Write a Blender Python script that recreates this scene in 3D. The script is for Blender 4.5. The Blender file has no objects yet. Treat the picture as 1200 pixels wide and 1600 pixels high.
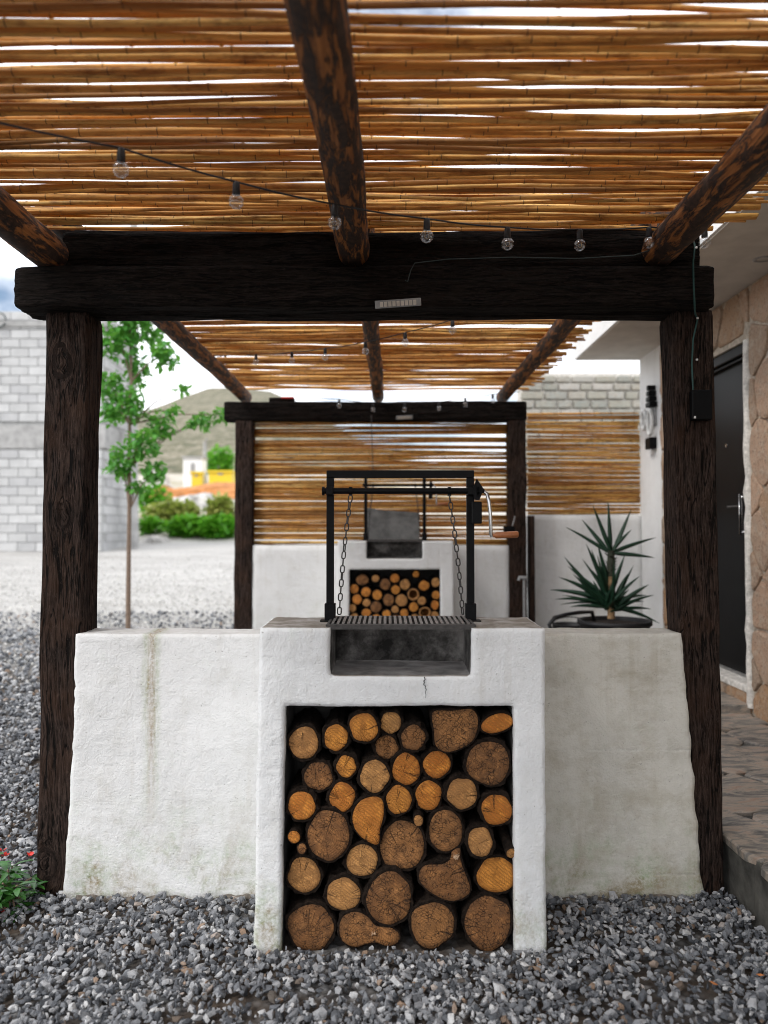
import bpy, bmesh, math, random
import numpy as np
from mathutils import Vector, Matrix, Euler, noise
rnd = random.Random(11)
sc = bpy.context.scene
col = sc.collection
# ------------------------------------------------------------------ camera
F = 1200.0
PITCH, YAW, EYE = math.atan(30/1200), math.atan(5/1200), Vector((0, 0, 1.28))
cam_d = bpy.data.cameras.new('camera'); cam = bpy.data.objects.new('camera', cam_d); col.objects.link(cam)
cam.location = EYE; cam.rotation_euler = (math.pi/2+PITCH, 0, YAW)
cam_d.sensor_fit = 'VERTICAL'; cam_d.sensor_height = 36; cam_d.sensor_width = 27; cam_d.lens = 27
cam_d.clip_start = 0.02; cam_d.clip_end = 3000
cam_d.dof.use_dof = True; cam_d.dof.focus_distance = 2.75; cam_d.dof.aperture_fstop = 1.75
sc.camera = cam
# ------------------------------------------------------------------ sky, sun, exposure
SUN_EL, SUN_AZ = math.radians(46), math.radians(232)        # azimuth clockwise from +Y: behind the camera, to the left
W = bpy.data.worlds.new('World'); sc.world = W; W.use_nodes = True
SKY_STRENGTH = 0.15
def world():
    t = W.node_tree; t.nodes.clear()
    out = t.nodes.new('ShaderNodeOutputWorld'); bg = t.nodes.new('ShaderNodeBackground')
    sky = t.nodes.new('ShaderNodeTexSky'); sky.sky_type = 'NISHITA'; sky.sun_disc = False
    sky.sun_elevation = SUN_EL; sky.sun_rotation = SUN_AZ; sky.air_density = 1.0; sky.dust_density = 2.0
    tc = t.nodes.new('ShaderNodeTexCoord')
    mp = t.nodes.new('ShaderNodeMapping'); mp.inputs['Scale'].default_value = (1, 1, 2.2)
    nz = t.nodes.new('ShaderNodeTexNoise'); nz.inputs['Scale'].default_value = 2.6; nz.inputs['Detail'].default_value = 7; nz.inputs['Roughness'].default_value = 0.55
    rp = t.nodes.new('ShaderNodeValToRGB'); rp.color_ramp.elements[0].position = 0.36; rp.color_ramp.elements[1].position = 0.50
    mx = t.nodes.new('ShaderNodeMix'); mx.data_type = 'RGBA'; mx.inputs[7].default_value = (12.5, 12.7, 13.2, 1)
    L = t.links.new
    L(tc.outputs['Generated'], mp.inputs[0]); L(mp.outputs[0], nz.inputs['Vector']); L(nz.outputs['Fac'], rp.inputs[0]); L(rp.outputs[0], mx.inputs[0])
    L(sky.outputs[0], mx.inputs[6]); L(mx.outputs[2], bg.inputs[0]); bg.inputs[1].default_value = SKY_STRENGTH
    L(bg.outputs[0], out.inputs[0])
world()
sun_d = bpy.data.lights.new('sun', 'SUN'); sun = bpy.data.objects.new('sun', sun_d); col.objects.link(sun)
sun_d.energy = 1.5; sun_d.angle = math.radians(10); sun_d.color = (1, 0.97, 0.93)
_d = Vector((math.sin(SUN_AZ)*math.cos(SUN_EL), math.cos(SUN_AZ)*math.cos(SUN_EL), math.sin(SUN_EL)))
sun.rotation_euler = (-_d).to_track_quat('-Z', 'Y').to_euler(); sun.location = _d*30
sc.view_settings.view_transform = 'Standard'; sc.view_settings.look = 'None'
sc.view_settings.exposure = 0.1; sc.view_settings.gamma = 1; sc.view_settings.use_curve_mapping = False
sc.cycles.use_denoising = True; sc.cycles.filter_width = 1.0
sc.cycles.max_bounces = 8; sc.cycles.diffuse_bounces = 5; sc.cycles.transparent_max_bounces = 12
# ------------------------------------------------------------------ helpers
_R = Euler((math.pi/2+PITCH, 0, YAW)).to_matrix()
def P(px, py, Y):                      # photograph pixel (1200x1600) + real distance -> point
    d = _R @ Vector(((px-600)/F, (800-py)/F, -1)); return EYE + d*(Y/d.y)
def ground_h(x, y):
    if y < 2.36: return 0.0
    if y < 18.5: return 0.06*(y-2.36)
    if y < 46: return 0.968+(y-18.5)*0.135
    return 4.68+(y-46)*0.06
def nz(x, y, z): return noise.noise(Vector((x, y, z)))
org = {}
def tag(o, label=None, cat=None, group=None, kind=None):
    if label: o['label'] = label
    if cat: o['category'] = cat
    if group: o['group'] = group
    if kind: o['kind'] = kind
    return o
def thing(name, label, cat, loc=(0, 0, 0), group=None, rot=(0, 0, 0)):
    o = bpy.data.objects.new(name, None); col.objects.link(o); o.location = loc; o.rotation_euler = rot
    o.empty_display_size = 0.05; org[o.name] = Vector(loc)
    return tag(o, label, cat, group)
class MB:
    def __init__(s): s.v = []; s.f = []; s.m = []; s.s = []
    def add(s, vs, fs, m=0, smooth=False):
        b = len(s.v); s.v += [tuple(v) for v in vs]
        for f in fs: s.f.append(tuple(i+b for i in f)); s.m.append(m); s.s.append(smooth)
        return s
    def box(s, x0, x1, y0, y1, z0, z1, m=0, bev=0.0):
        if not bev:
            return s.add([(x0,y0,z0),(x1,y0,z0),(x1,y1,z0),(x0,y1,z0),(x0,y0,z1),(x1,y0,z1),(x1,y1,z1),(x0,y1,z1)],
                [(0,3,2,1),(4,5,6,7),(0,1,5,4),(1,2,6,5),(2,3,7,6),(3,0,4,7)], m)
        bm = bmesh.new(); bmesh.ops.create_cube(bm, size=1)
        bmesh.ops.scale(bm, vec=(x1-x0, y1-y0, z1-z0), verts=bm.verts); bmesh.ops.translate(bm, vec=((x0+x1)/2, (y0+y1)/2, (z0+z1)/2), verts=bm.verts)
        bmesh.ops.bevel(bm, geom=bm.edges[:], offset=bev, segments=2, affect='EDGES', profile=0.5)
        return s.bm(bm, m)
    def bm(s, bm, m=0, smooth=False):
        bm.verts.index_update(); s.add([v.co[:] for v in bm.verts], [[v.index for v in f.verts] for f in bm.faces], m, smooth); bm.free(); return s
    def tube(s, pts, rad, n=8, m=0, smooth=True, caps=True, squash=None):
        pts = [Vector(p) for p in pts]
        if not hasattr(rad, '__len__'): rad = [rad]*len(pts)
        t0 = (pts[1]-pts[0]).normalized(); up = Vector((0,0,1)) if abs(t0.z) < .9 else Vector((1,0,0))
        a = t0.cross(up).normalized(); vs = []
        for i, p in enumerate(pts):
            t = (pts[min(i+1, len(pts)-1)]-pts[max(i-1, 0)]).normalized()
            a = (a-t*a.dot(t)).normalized(); b = t.cross(a)
            for k in range(n):
                q = 2*math.pi*k/n; vs.append(p+(a*math.cos(q)+b*math.sin(q))*rad[i])
        fs = [(i*n+k, i*n+(k+1) % n, (i+1)*n+(k+1) % n, (i+1)*n+k) for i in range(len(pts)-1) for k in range(n)]
        s.add(vs, fs, m, smooth)
        if caps:
            s.add(vs[:n], [tuple(range(n-1, -1, -1))], m); s.add(vs[-n:], [tuple(range(n))], m)
        return s
    def lathe(s, prof, c=(0,0,0), n=20, m=0, smooth=True):
        vs = []; c = Vector(c)
        for r, z in prof:
            for k in range(n): q = 2*math.pi*k/n; vs.append((c.x+r*math.cos(q), c.y+r*math.sin(q), c.z+z))
        return s.add(vs, [(i*n+k, i*n+(k+1) % n, (i+1)*n+(k+1) % n, (i+1)*n+k) for i in range(len(prof)-1) for k in range(n)], m, smooth)
    def build(s, name, mats, parent=None, local=False, recalc=False):
        o_ = Vector((0,0,0))
        if parent is not None and not local: o_ = org.get(parent.name, o_)
        me = bpy.data.meshes.new(name); me.from_pydata([(v[0]-o_.x, v[1]-o_.y, v[2]-o_.z) for v in s.v], [], s.f)
        for m in (mats if isinstance(mats, (list, tuple)) else [mats]): me.materials.append(m)
        me.polygons.foreach_set('material_index', s.m); me.polygons.foreach_set('use_smooth', s.s)
        if recalc:
            bm = bmesh.new(); bm.from_mesh(me); bmesh.ops.remove_doubles(bm, verts=bm.verts, dist=1e-5); bmesh.ops.recalc_face_normals(bm, faces=bm.faces); bm.to_mesh(me); bm.free()
        me.update()
        return link(name, me, parent, o_)
def link(name, me, parent=None, o_=None, loc=None, rot=None):
    o = bpy.data.objects.new(name, me); col.objects.link(o)
    if parent is not None: o.parent = parent
    org[o.name] = o_ if o_ is not None else Vector((0,0,0))
    if loc is not None: o.location = loc
    if rot is not None: o.rotation_euler = rot
    return o
# ------------------------------------------------------------------ material helpers
class T:
    def __init__(s, name):
        s.m = bpy.data.materials.new(name); s.m.use_nodes = True; s.t = s.m.node_tree
        s.b = s.t.nodes['Principled BSDF']; s.out = s.t.nodes['Material Output']
        s.tc = s.t.nodes.new('ShaderNodeTexCoord'); s.oi = None
    def put(s, sock, v):
        if isinstance(v, bpy.types.NodeSocket): s.t.links.new(v, sock)
        else:
            if hasattr(sock, 'default_value') and hasattr(sock.default_value, '__len__') and not hasattr(v, '__len__'): v = [v]*len(sock.default_value)
            if hasattr(v, '__len__') and len(v) == 3 and len(sock.default_value) == 4: v = (*v, 1)
            sock.default_value = v
    def n(s, typ, ins={}, **pr):
        d = s.t.nodes.new('ShaderNode'+typ)
        for k, v in pr.items(): setattr(d, k, v)
        for k, v in ins.items(): s.put(d.inputs[k], v)
        return d
    def rand(s):
        if s.oi is None: s.oi = s.n('ObjectInfo')
        return s.oi.outputs['Random']
    def vec(s, scale=(1,1,1), loc=None, src='Object', shift=False):
        v = s.tc.outputs[src]
        if shift:
            v = s.n('VectorMath', {0: v, 1: s.n('VectorMath', {0: s.comb(s.rand(), s.rand(), s.rand()), 1: (37., 17., 53.)}, operation='MULTIPLY').outputs[0]}, operation='ADD').outputs[0]
        return s.n('Mapping', {'Vector': v, 'Scale': scale, 'Location': loc or (0,0,0)}).outputs[0]
    def comb(s, x, y, z): return s.n('CombineXYZ', {0: x, 1: y, 2: z}).outputs[0]
    def noise(s, vec, scale, detail=4, rough=.55, dist=0.0): return s.n('TexNoise', {'Vector': vec, 'Scale': scale, 'Detail': detail, 'Roughness': rough, 'Distortion': dist}).outputs['Fac']
    def ramp(s, f, *st):
        r = s.n('ValToRGB', {0: f}); e = r.color_ramp.elements
        while len(e) < len(st): e.new(.5)
        for i, (p, c) in enumerate(st):
            e[i].position = p; e[i].color = (c, c, c, 1) if not hasattr(c, '__len__') else (*c[:3], 1)
        return r.outputs[0]
    def mix(s, f, a, b, blend='MIX'):
        d = s.n('Mix', data_type='RGBA', blend_type=blend); s.put(d.inputs[0], f); s.put(d.inputs[6], a); s.put(d.inputs[7], b); return d.outputs[2]
    def mt(s, op, a, b=0.0, c=0.0, clamp=False): return s.n('Math', {0: a, 1: b, 2: c}, operation=op, use_clamp=clamp).outputs[0]
    def sep(s, v): d = s.n('SeparateXYZ', {0: v}); return d.outputs
    def bump(s, h, st=.5, dist=.01, prev=None):
        d = s.n('Bump', {'Height': h, 'Strength': st, 'Distance': dist})
        if prev is not None: s.put(d.inputs['Normal'], prev)
        return d.outputs[0]
    def fin(s, color=None, rough=None, normal=None, **kw):
        if color is not None: s.put(s.b.inputs['Base Color'], color)
        if rough is not None: s.put(s.b.inputs['Roughness'], rough)
        if normal is not None: s.put(s.b.inputs['Normal'], normal)
        for k, v in kw.items(): s.put(s.b.inputs[k.replace('_', ' ')], v)
        return s.m
def plain(name, c, rough=.6, metal=0.0, var=.25, scale=30, bmp=.15, bdist=.002, spec=.5):
    t = T(name); v = t.vec(shift=True); n_ = t.noise(v, scale, 5, .6)
    c2 = tuple(x*(1-var) for x in c); c3 = tuple(min(1, x*(1+var)) for x in c)
    return t.fin(t.ramp(n_, (.3, c2), (.7, c3)), rough, t.bump(n_, bmp, bdist), Metallic=metal, Specular_IOR_Level=spec)
# ------------------------------------------------------------------ materials
def stucco(name, base=(.80,.80,.79), warm=0.0, streak=None, grime=1.0, gz=0.0, dirt=.3, topd=1.0, courses=False):
    """hand-trowelled white plaster with rain streaks, algae at the foot and a dirty top"""
    t = T(name); v = t.tc.outputs['Object']; s = t.sep(v); X, Z = s[0], s[2]
    big = t.noise(v, 2.3, 5, .6); mid = t.noise(v, 11, 6, .65); fine = t.noise(v, 140, 3, .6); trow = t.noise(t.vec((1,1,.7)), 42, 6, .68, .35)
    c = t.mix(t.ramp(big, (.35, 0.), (.75, 1.)), base, tuple(b*.86 for b in base))
    c = t.mix(t.mt('MULTIPLY', t.ramp(mid, (.5, 0.), (.75, 1.)), dirt), c, (.45,.43,.36))
    # vertical rain marks
    rs = t.noise(t.vec((1, 1, .05)), 26, 4, .6); rm = t.mt('MULTIPLY', t.ramp(rs, (.52, 0.), (.72, 1.)), t.ramp(t.noise(v, 3.2, 3), (.4, 0.), (.7, 1.)))
    c = t.mix(t.mt('MULTIPLY', rm, .30+warm), c, (.42,.37,.28))
    if streak:
        sx, z1, z0 = streak
        wob = t.mt('MULTIPLY', t.mt('SUBTRACT', t.noise(t.vec((1,1,.35)), 9, 3), .5), .035)
        d = t.mt('ABSOLUTE', t.mt('SUBTRACT', t.mt('ADD', X, wob), sx-.004))
        band = t.ramp(t.mt('DIVIDE', d, .04), (.25, 1.), (1., 0.))
        hz = t.n('MapRange', {0: Z, 1: z0, 2: z1, 3: 0., 4: 1.}).outputs[0]
        band = t.mt('MULTIPLY', band, t.mt('MULTIPLY', t.mt('MULTIPLY', t.mt('POWER', hz, .5), t.ramp(t.noise(v, 75, 5, .75), (.36, .3), (.56, 1.))), t.ramp(t.noise(t.vec((3,3,.3)), 30, 4), (.32, .25), (.62, 1.))))
        c = t.mix(t.mt('MULTIPLY', band, 1., clamp=True), c, t.mix(t.ramp(t.mt('DIVIDE', d, .04), (.1, 0.), (.55, 1.)), (.30,.22,.11), (.33,.38,.22)))
    # algae and splashed dirt near the foot, with a ragged edge
    hz = t.n('MapRange', {0: Z, 1: gz, 2: gz+.40, 3: 1.5, 4: 0.}).outputs[0]
    al = t.mt('MULTIPLY', t.mt('MULTIPLY', hz, t.ramp(t.noise(v, 6.5, 6, .7), (.42, 0.), (.68, 1.))), t.mt('MULTIPLY', t.ramp(t.noise(v, 55, 6, .8), (.40, .25), (.58, 1.)), grime), clamp=True)
    c = t.mix(al, c, t.mix(t.ramp(t.noise(v, 9, 3), (.42, 0.), (.58, 1.)), (.33,.41,.25), (.30,.25,.15)))
    gr = t.ramp(t.noise(v, 4.3, 4, .7), (.6, 0.), (.75, .3)); c = t.mix(gr, c, (.62,.70,.60))
    pit = t.ramp(t.noise(v, 85, 2, .5), (.25, 1.), (.31, 0.)); c = t.mix(t.mt('MULTIPLY', pit, .6), c, (.25,.24,.21))
    # flat tops collect dirt
    nzv = t.sep(t.n('NewGeometry').outputs['Normal'])[2]
    top = t.mt('MULTIPLY', t.ramp(nzv, (.72, 0.), (.92, 1.)), t.mt('MULTIPLY', t.ramp(mid, (.25, .55), (.55, 1.)), topd))
    c = t.mix(top, c, t.mix(t.noise(v, 22, 5), (.30,.26,.21), (.17,.15,.13)))
    swp = t.noise(t.vec((.35,.35,1.)), 16, 4, .6, .8)
    h = t.mt('ADD', t.mt('MULTIPLY', trow, t.ramp(big, (.3, .45), (.7, 1.1))), t.mt('MULTIPLY', fine, .35)); h = t.mt('ADD', h, t.mt('ADD', t.mt('MULTIPLY', mid, .5), t.mt('MULTIPLY', swp, .55)))
    if courses:
        fz = t.mt('ABSOLUTE', t.mt('SUBTRACT', t.mt('FRACT', t.mt('DIVIDE', t.mt('ADD', Z, t.mt('MULTIPLY', mid, .012)), .212)), .5))
        ln = t.mt('MULTIPLY', t.ramp(fz, (.008, 1.), (.03, 0.)), t.ramp(t.noise(v, 5, 3), (.5, 0.), (.66, .7)))
        h = t.mt('SUBTRACT', h, t.mt('MULTIPLY', ln, .22)); c = t.mix(t.mt('MULTIPLY', ln, .3), c, (.75,.76,.72))
        c = t.mix(t.mt('MULTIPLY', t.ramp(t.noise(t.vec((1,1,1.6)), 4.5, 6, .72), (.48, 0.), (.66, 1.)), .5), c, (.36,.31,.22))
    return t.fin(c, .92, t.bump(h, .75, .008), Specular_IOR_Level=.2)
M_wallL = stucco('white_stucco_streaked', streak=(-.213, .94, .26), grime=1.0, topd=.35)
M_wallR = stucco('grey_stained_stucco', base=(.66,.64,.58), warm=.4, grime=1.1, dirt=.65, topd=.35, courses=True)
M_box = stucco('white_trowelled_stucco', base=(.82,.83,.83), grime=.9, dirt=.2)
M_wallB = stucco('white_stucco_far', base=(.76,.76,.75), grime=.3, gz=.2)
M_house = stucco('white_house_plaster', base=(.80,.80,.79), grime=.2, gz=.2, dirt=.1)
def mk_soot():
    t = T('sooty_plaster'); v = t.tc.outputs['Object']
    a = t.noise(v, 7, 6, .7); f = t.noise(v, 60, 4)
    return t.fin(t.ramp(a, (.40, (.010,.009,.008)), (.52, (.07,.066,.062)), (.68, (.25,.24,.23))), .9, t.bump(t.mt('ADD', a, t.mt('MULTIPLY', f, .5)), .7, .008))
M_soot = mk_soot(); M_niche = plain('shade_painted_niche_plaster', (.05,.047,.044), .95, 0, .4, 12, .6, .006); M_ash = plain('grey_ash_floor', (.17,.165,.16), .95, 0, .7, 9, .8, .006)  # niche plaster coloured near black to paint in the shade behind the logs
def wood_dark(name, axis, dark, light, warm, knots=()):
    t = T(name); sc_ = {'X': (.07,1,1), 'Y': (1,.07,1), 'Z': (1,1,.07)}[axis]
    wv = t.tc.outputs['Object']
    # grain bends round knots
    ds = t.n('TexNoise', {'Vector': wv, 'Scale': 2.6, 'Detail': 2}).outputs['Color']
    wv2 = t.n('VectorMath', {0: wv, 1: t.n('VectorMath', {0: ds, 1: (.05,.05,.05)}, operation='MULTIPLY').outputs[0]}, operation='ADD').outputs[0]
    gv = t.n('Mapping', {'Vector': wv2, 'Scale': sc_}).outputs[0]
    for kx, ky, kz, kr in knots:                # grain swirls round the knots
        nd_ = t.n('TexNoise', {'Vector': wv, 'Scale': 22., 'Detail': 4.}).outputs['Color']
        rel = t.n('VectorMath', {0: wv2, 1: (kx, ky, kz)}, operation='SUBTRACT').outputs[0]; rel = t.n('VectorMath', {0: rel, 1: (1., .3, .55)}, operation='MULTIPLY').outputs[0]
        rel = t.n('VectorMath', {0: rel, 1: t.n('VectorMath', {0: t.n('VectorMath', {0: nd_, 1: (.5, .5, .5)}, operation='SUBTRACT').outputs[0], 1: (.035, .0, .035)}, operation='MULTIPLY').outputs[0]}, operation='ADD').outputs[0]
        dd = t.n('VectorMath', {0: rel}, operation='LENGTH').outputs['Value']; q_ = t.mt('DIVIDE', kr, t.mt('MAXIMUM', dd, .002)); q_ = t.mt('MINIMUM', t.mt('MULTIPLY', q_, q_), 1.)
        gv = t.n('VectorMath', {0: gv, 1: t.comb(t.mt('MULTIPLY', t.sep(rel)[0], q_), 0., 0.)}, operation='SUBTRACT').outputs[0]
        core = t.n('MapRange', {0: dd, 1: kr*.75, 2: kr*1.05, 3: 1., 4: 0.}).outputs[0]
        gv = t.mix(core, gv, t.comb(t.mt('MULTIPLY', dd, .6), t.mt('MULTIPLY', t.sep(rel)[0], .5), kz))
    g = t.noise(gv, 170, 6, .78); g2 = t.noise(gv, 300, 3, .6); b = t.noise(wv, 5, 5, .6)
    crack = t.mt('MAXIMUM', t.ramp(t.noise(gv, 60, 3, .6), (.36, 1.), (.42, 0.)), t.ramp(t.mt('ABSOLUTE', t.mt('SUBTRACT', t.noise(gv, 34, 2, .5), .5)), (.006, 1.), (.016, 0.)))
    c = t.ramp(g, (.40, dark), (.62, light)); c = t.mix(t.ramp(b, (.45, 0.), (.75, .8)), c, warm); c = t.mix(t.mt('MULTIPLY', crack, .9), c, (.004,.0035,.003))
    rg = t.noise(t.n('Mapping', {'Vector': wv, 'Scale': tuple(.35 if q < 1 else 1. for q in sc_)}).outputs[0], 120, 5, .75); c = t.mix(t.mt('MULTIPLY', t.ramp(rg, (.55, 0.), (.72, 1.)), .6), c, tuple(x*1.6 for x in light))
    h = t.mt('SUBTRACT', t.mt('ADD', t.mt('ADD', g, t.mt('MULTIPLY', g2, .4)), t.mt('MULTIPLY', rg, .5)), t.mt('MULTIPLY', crack, .7))
    return t.fin(c, .85, t.bump(h, 1., .02), Specular_IOR_Level=.12)
PZ = ('Z', (.007,.0045,.0035), (.095,.064,.052), (.08,.042,.026))
M_postZ = wood_dark('weathered_tie_wood_upright', *PZ); M_postK = wood_dark('knotty_tie_wood_upright', *PZ, knots=((.015, -.07, 1.90, .034), (-.03, -.07, .14, .038), (.03, -.05, 1.36, .022)))
M_beamX = wood_dark('weathered_tie_wood_lying', 'X', (.003,.0025,.002), (.036,.027,.023), (.018,.013,.010))
def mk_rafter():
    t = T('half_peeled_bark'); v = t.vec((1,.16,1)); v2 = t.tc.outputs['Object']
    p = t.noise(v, 40, 7, .72, .4); g = t.noise(t.vec((1,.06,1)), 120, 4)
    peeled = t.ramp(g, (.3, (.20,.065,.016)), (.7, (.48,.19,.05))); bark = t.ramp(t.noise(v2, 50, 5), (.3, (.014,.008,.006)), (.7, (.07,.035,.02)))
    f = t.ramp(p, (.49, 0.), (.55, 1.))
    return t.fin(t.mix(f, bark, peeled), .75, t.bump(t.mt('ADD', t.mt('MULTIPLY', f, -.8), t.mt('MULTIPLY', g, .25)), .8, .008))
M_rafter = mk_rafter()
def mk_reed():
    t = T('dry_cane'); r = t.rand(); v = t.vec((.22,1,1), shift=True); g = t.noise(v, 45, 5, .6); st = t.noise(t.vec((.02,1,1), shift=True), 400, 2)
    base = t.ramp(r, (0., (.26,.11,.025)), (.15, (.58,.26,.045)), (.4, (.80,.45,.10)), (.65, (.88,.60,.19)), (.85, (.64,.30,.055)), (1., (.20,.085,.02)))
    c = t.mix(t.ramp(g, (.45, 0.), (.70, .8)), base, (.20,.085,.025)); c = t.mix(t.mt('MULTIPLY', st, .35), c, (.75,.52,.22)); bl = t.noise(t.vec((.5,1,1), shift=True), 17, 6, .75); c = t.mix(t.mt('MULTIPLY', t.ramp(bl, (.52, 0.), (.66, 1.)), .8), c, (.12,.05,.016)); c = t.mix(t.mt('MULTIPLY', t.ramp(t.noise(t.vec((.06,1,1), shift=True), 130, 4, .7), (.55, 0.), (.75, 1.)), .55), c, (.20,.09,.03))
    m = t.fin(c, .55, t.bump(t.mt('ADD', st, bl), .4, .003), Specular_IOR_Level=.3)
    tr = t.n('BsdfTranslucent', {'Color': t.mix(.55, c, (.95,.40,.07))}); mx = t.n('MixShader', {0: .28})
    t.t.links.new(t.b.outputs[0], mx.inputs[1]); t.t.links.new(tr.outputs[0], mx.inputs[2]); t.t.links.new(mx.outputs[0], t.out.inputs[0])
    return m
M_reed = mk_reed(); M_node = plain('cane_joint', (.15,.075,.028), .7, 0, .6, 120)
def mk_cut(name, pal, cracks, saw, grey):
    """sawn log end: growth rings, radial checks, saw marks"""
    t = T(name); o = t.tc.outputs['Object']; s = t.sep(o); flat = t.comb(s[0], 0.0, s[2])
    dz = t.n('TexNoise', {'Vector': t.vec((1,1,1), shift=True), 'Scale': 14., 'Detail': 3.}).outputs['Color']
    q = t.n('VectorMath', {0: flat, 1: t.n('VectorMath', {0: dz, 1: (.02,0.,.02)}, operation='MULTIPLY').outputs[0]}, operation='ADD').outputs[0]
    rad = t.n('VectorMath', {0: q}, operation='LENGTH').outputs['Value']
    ring = t.mt('MULTIPLY', t.mt('ADD', t.mt('SINE', t.mt('MULTIPLY', rad, 950.)), 1.), .5); ring = t.mt('MULTIPLY', ring, t.noise(t.vec(shift=True), 60, 3))
    base = t.ramp(t.rand(), (0., pal[0]), (.5, pal[1]), (1., pal[2]))
    c = t.mix(t.mt('MULTIPLY', ring, .8), base, tuple(x*.45 for x in pal[1]))
    pat = t.ramp(t.noise(t.vec(shift=True), 22, 5, .65), (.42, 0.), (.72, 1.)); c = t.mix(t.mt('MULTIPLY', pat, .8), c, grey)
    # heart darker, rim lighter as the wood is
    rim = t.n('Attribute', attribute_name='rim').outputs['Fac']
    blot = t.noise(t.vec(shift=True), 38, 5, .7)
    c = t.mix(t.mt('MULTIPLY', t.ramp(blot, (.5, 0.), (.72, 1.)), .7), c, tuple(min(1, x*1.5) for x in pal[0]))
    c = t.mix(t.ramp(rim, (.02, .5), (.30, 0.)), c, tuple(x*.5 for x in pal[2]))
    c = t.mix(t.mt('MULTIPLY', t.ramp(rim, (.70, 0.), (1., .85)), t.ramp(blot, (.35, 1.), (.7, .35))), c, tuple(x*.28 for x in pal[2]))
    ang = t.comb(t.rand(), t.rand(), t.rand())
    un = t.n('VectorMath', {0: q}, operation='NORMALIZE').outputs[0]
    un = t.n('VectorMath', {0: un, 1: t.n('VectorMath', {0: ang, 1: (91.,47.,63.)}, operation='MULTIPLY').outputs[0]}, operation='ADD').outputs[0]
    rn = t.noise(un, 1.7, 2, .5); cr = t.ramp(t.mt('ABSOLUTE', t.mt('SUBTRACT', rn, .5)), (.003, 1.), (.011, 0.))
    cr = t.mt('MULTIPLY', cr, t.ramp(t.noise(t.vec(shift=True), 26, 2), (.46, 0.), (.52, 1.)))
    vo = t.n('TexVoronoi', {'Vector': q, 'Scale': 85., 'Randomness': 1.}, feature='DISTANCE_TO_EDGE').outputs['Distance']
    vc = t.mt('MULTIPLY', t.ramp(vo, (.015, 1.), (.06, 0.)), t.ramp(t.noise(t.vec(shift=True), 40, 2), (.45, 0.), (.55, 1.)))
    crk = t.mt('MAXIMUM', t.mt('MULTIPLY', cr, .9), t.mt('MULTIPLY', vc, cracks))
    c = t.mix(crk, c, (.010,.006,.004))
    sm = t.n('TexWave', {'Vector': t.n('Mapping', {'Vector': o, 'Rotation': (0., .9, 0.)}).outputs[0], 'Scale': 34., 'Distortion': 3., 'Detail': 2., 'Detail Scale': 1.5}).outputs['Fac']
    c = t.mix(t.mt('MULTIPLY', t.ramp(sm, (.6, 0.), (.9, 1.)), saw), c, tuple(x*.45 for x in pal[0]))
    h = t.mt('SUBTRACT', t.mt('ADD', t.mt('MULTIPLY', ring, .25), t.mt('MULTIPLY', sm, .2*saw+.1)), crk)
    return t.fin(c, .75, t.bump(h, .8, .004), Specular_IOR_Level=.3)
M_cutO = mk_cut('sawn_end_orange', ((.66,.27,.045),(.58,.23,.04),(.50,.15,.022)), .10, .7, (.30,.11,.022))
M_cutT = mk_cut('sawn_end_tan', ((.58,.29,.095),(.50,.24,.075),(.42,.19,.06)), .2, .6, (.26,.13,.05))
M_cutG = mk_cut('sawn_end_weathered', ((.33,.150,.050),(.26,.112,.036),(.21,.090,.032)), .9, .5, (.11,.055,.026))
M_bark = plain('black_brown_bark', (.013,.0085,.006), .95, 0, .7, 60, .9, .008, .15)
M_iron = plain('black_painted_iron', (.004,.004,.0045), .5, 0, .4, 60, .25, .001, .12)
M_rust = plain('heat_worn_iron', (.055,.05,.047), .6, .2, .5, 70, .4, .001)
M_bar = plain('scraped_grate_steel', (.17,.16,.15), .5, .3, .5, 80, .4, .001)
M_chrome = plain('worn_chrome', (.55,.55,.55), .25, 1.0, .1)
M_handle = plain('varnished_wood_handle', (.32,.11,.035), .45, 0, .3, 60)
M_sock = plain('black_rubber', (.012,.012,.013), .5)
M_cable = plain('green_cable', (.012,.06,.055), .5)
M_clip = plain('white_plastic_clip', (.7,.7,.68), .5)
M_wire = plain('thin_grey_wire', (.03,.05,.05), .5)
M_grey = plain('grey_housing', (.30,.30,.30), .5)
M_led = plain('frosted_led_cell', (.62,.57,.50), .35)
M_black = plain('black_plastic', (.003,.003,.0035), .5, 0, .25, 30, .15, .002, .1)
M_door = plain('black_door_paint', (.0035,.0035,.004), .4, 0, .3, 8, .1, .002, .12)
M_filament = plain('filament', (.5,.33,.15), .4, .6)
def mk_glass():
    t = T('clear_bulb_glass'); t.t.nodes.remove(t.b)
    fr = t.n('LayerWeight', {'Blend': .4}).outputs['Facing']; f = t.ramp(fr, (0., .10), (.6, .28), (1., .95))
    tp = t.n('BsdfTransparent', {'Color': (.93,.94,.95)}); gl = t.n('BsdfGlossy', {'Color': (.95,.95,.95), 'Roughness': .03})
    mx = t.n('MixShader', {0: f}); t.t.links.new(tp.outputs[0], mx.inputs[1]); t.t.links.new(gl.outputs[0], mx.inputs[2]); t.t.links.new(mx.outputs[0], t.out.inputs[0])
    return t.m
M_glass = mk_glass()
def mk_gravel():
    t = T('crushed_grey_stone'); g = t.n('NewGeometry'); r = g.outputs['Random Per Island']
    c = t.ramp(r, (0., (.055,.059,.066)), (.28, (.135,.142,.155)), (.6, (.25,.257,.27)), (.84, (.40,.403,.41)), (.955, (.58,.58,.575)), (.972, (.28,.19,.13)), (1., (.10,.09,.08)))
    n_ = t.noise(t.tc.outputs['Object'], 130, 4, .65); c = t.mix(t.mt('MULTIPLY', t.ramp(n_, (.4, 0.), (.7, 1.)), .4), c, (.38,.38,.38), 'MULTIPLY')
    return t.fin(c, .85, t.bump(n_, .5, .003), Specular_IOR_Level=.3)
M_gravel = mk_gravel()
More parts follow.
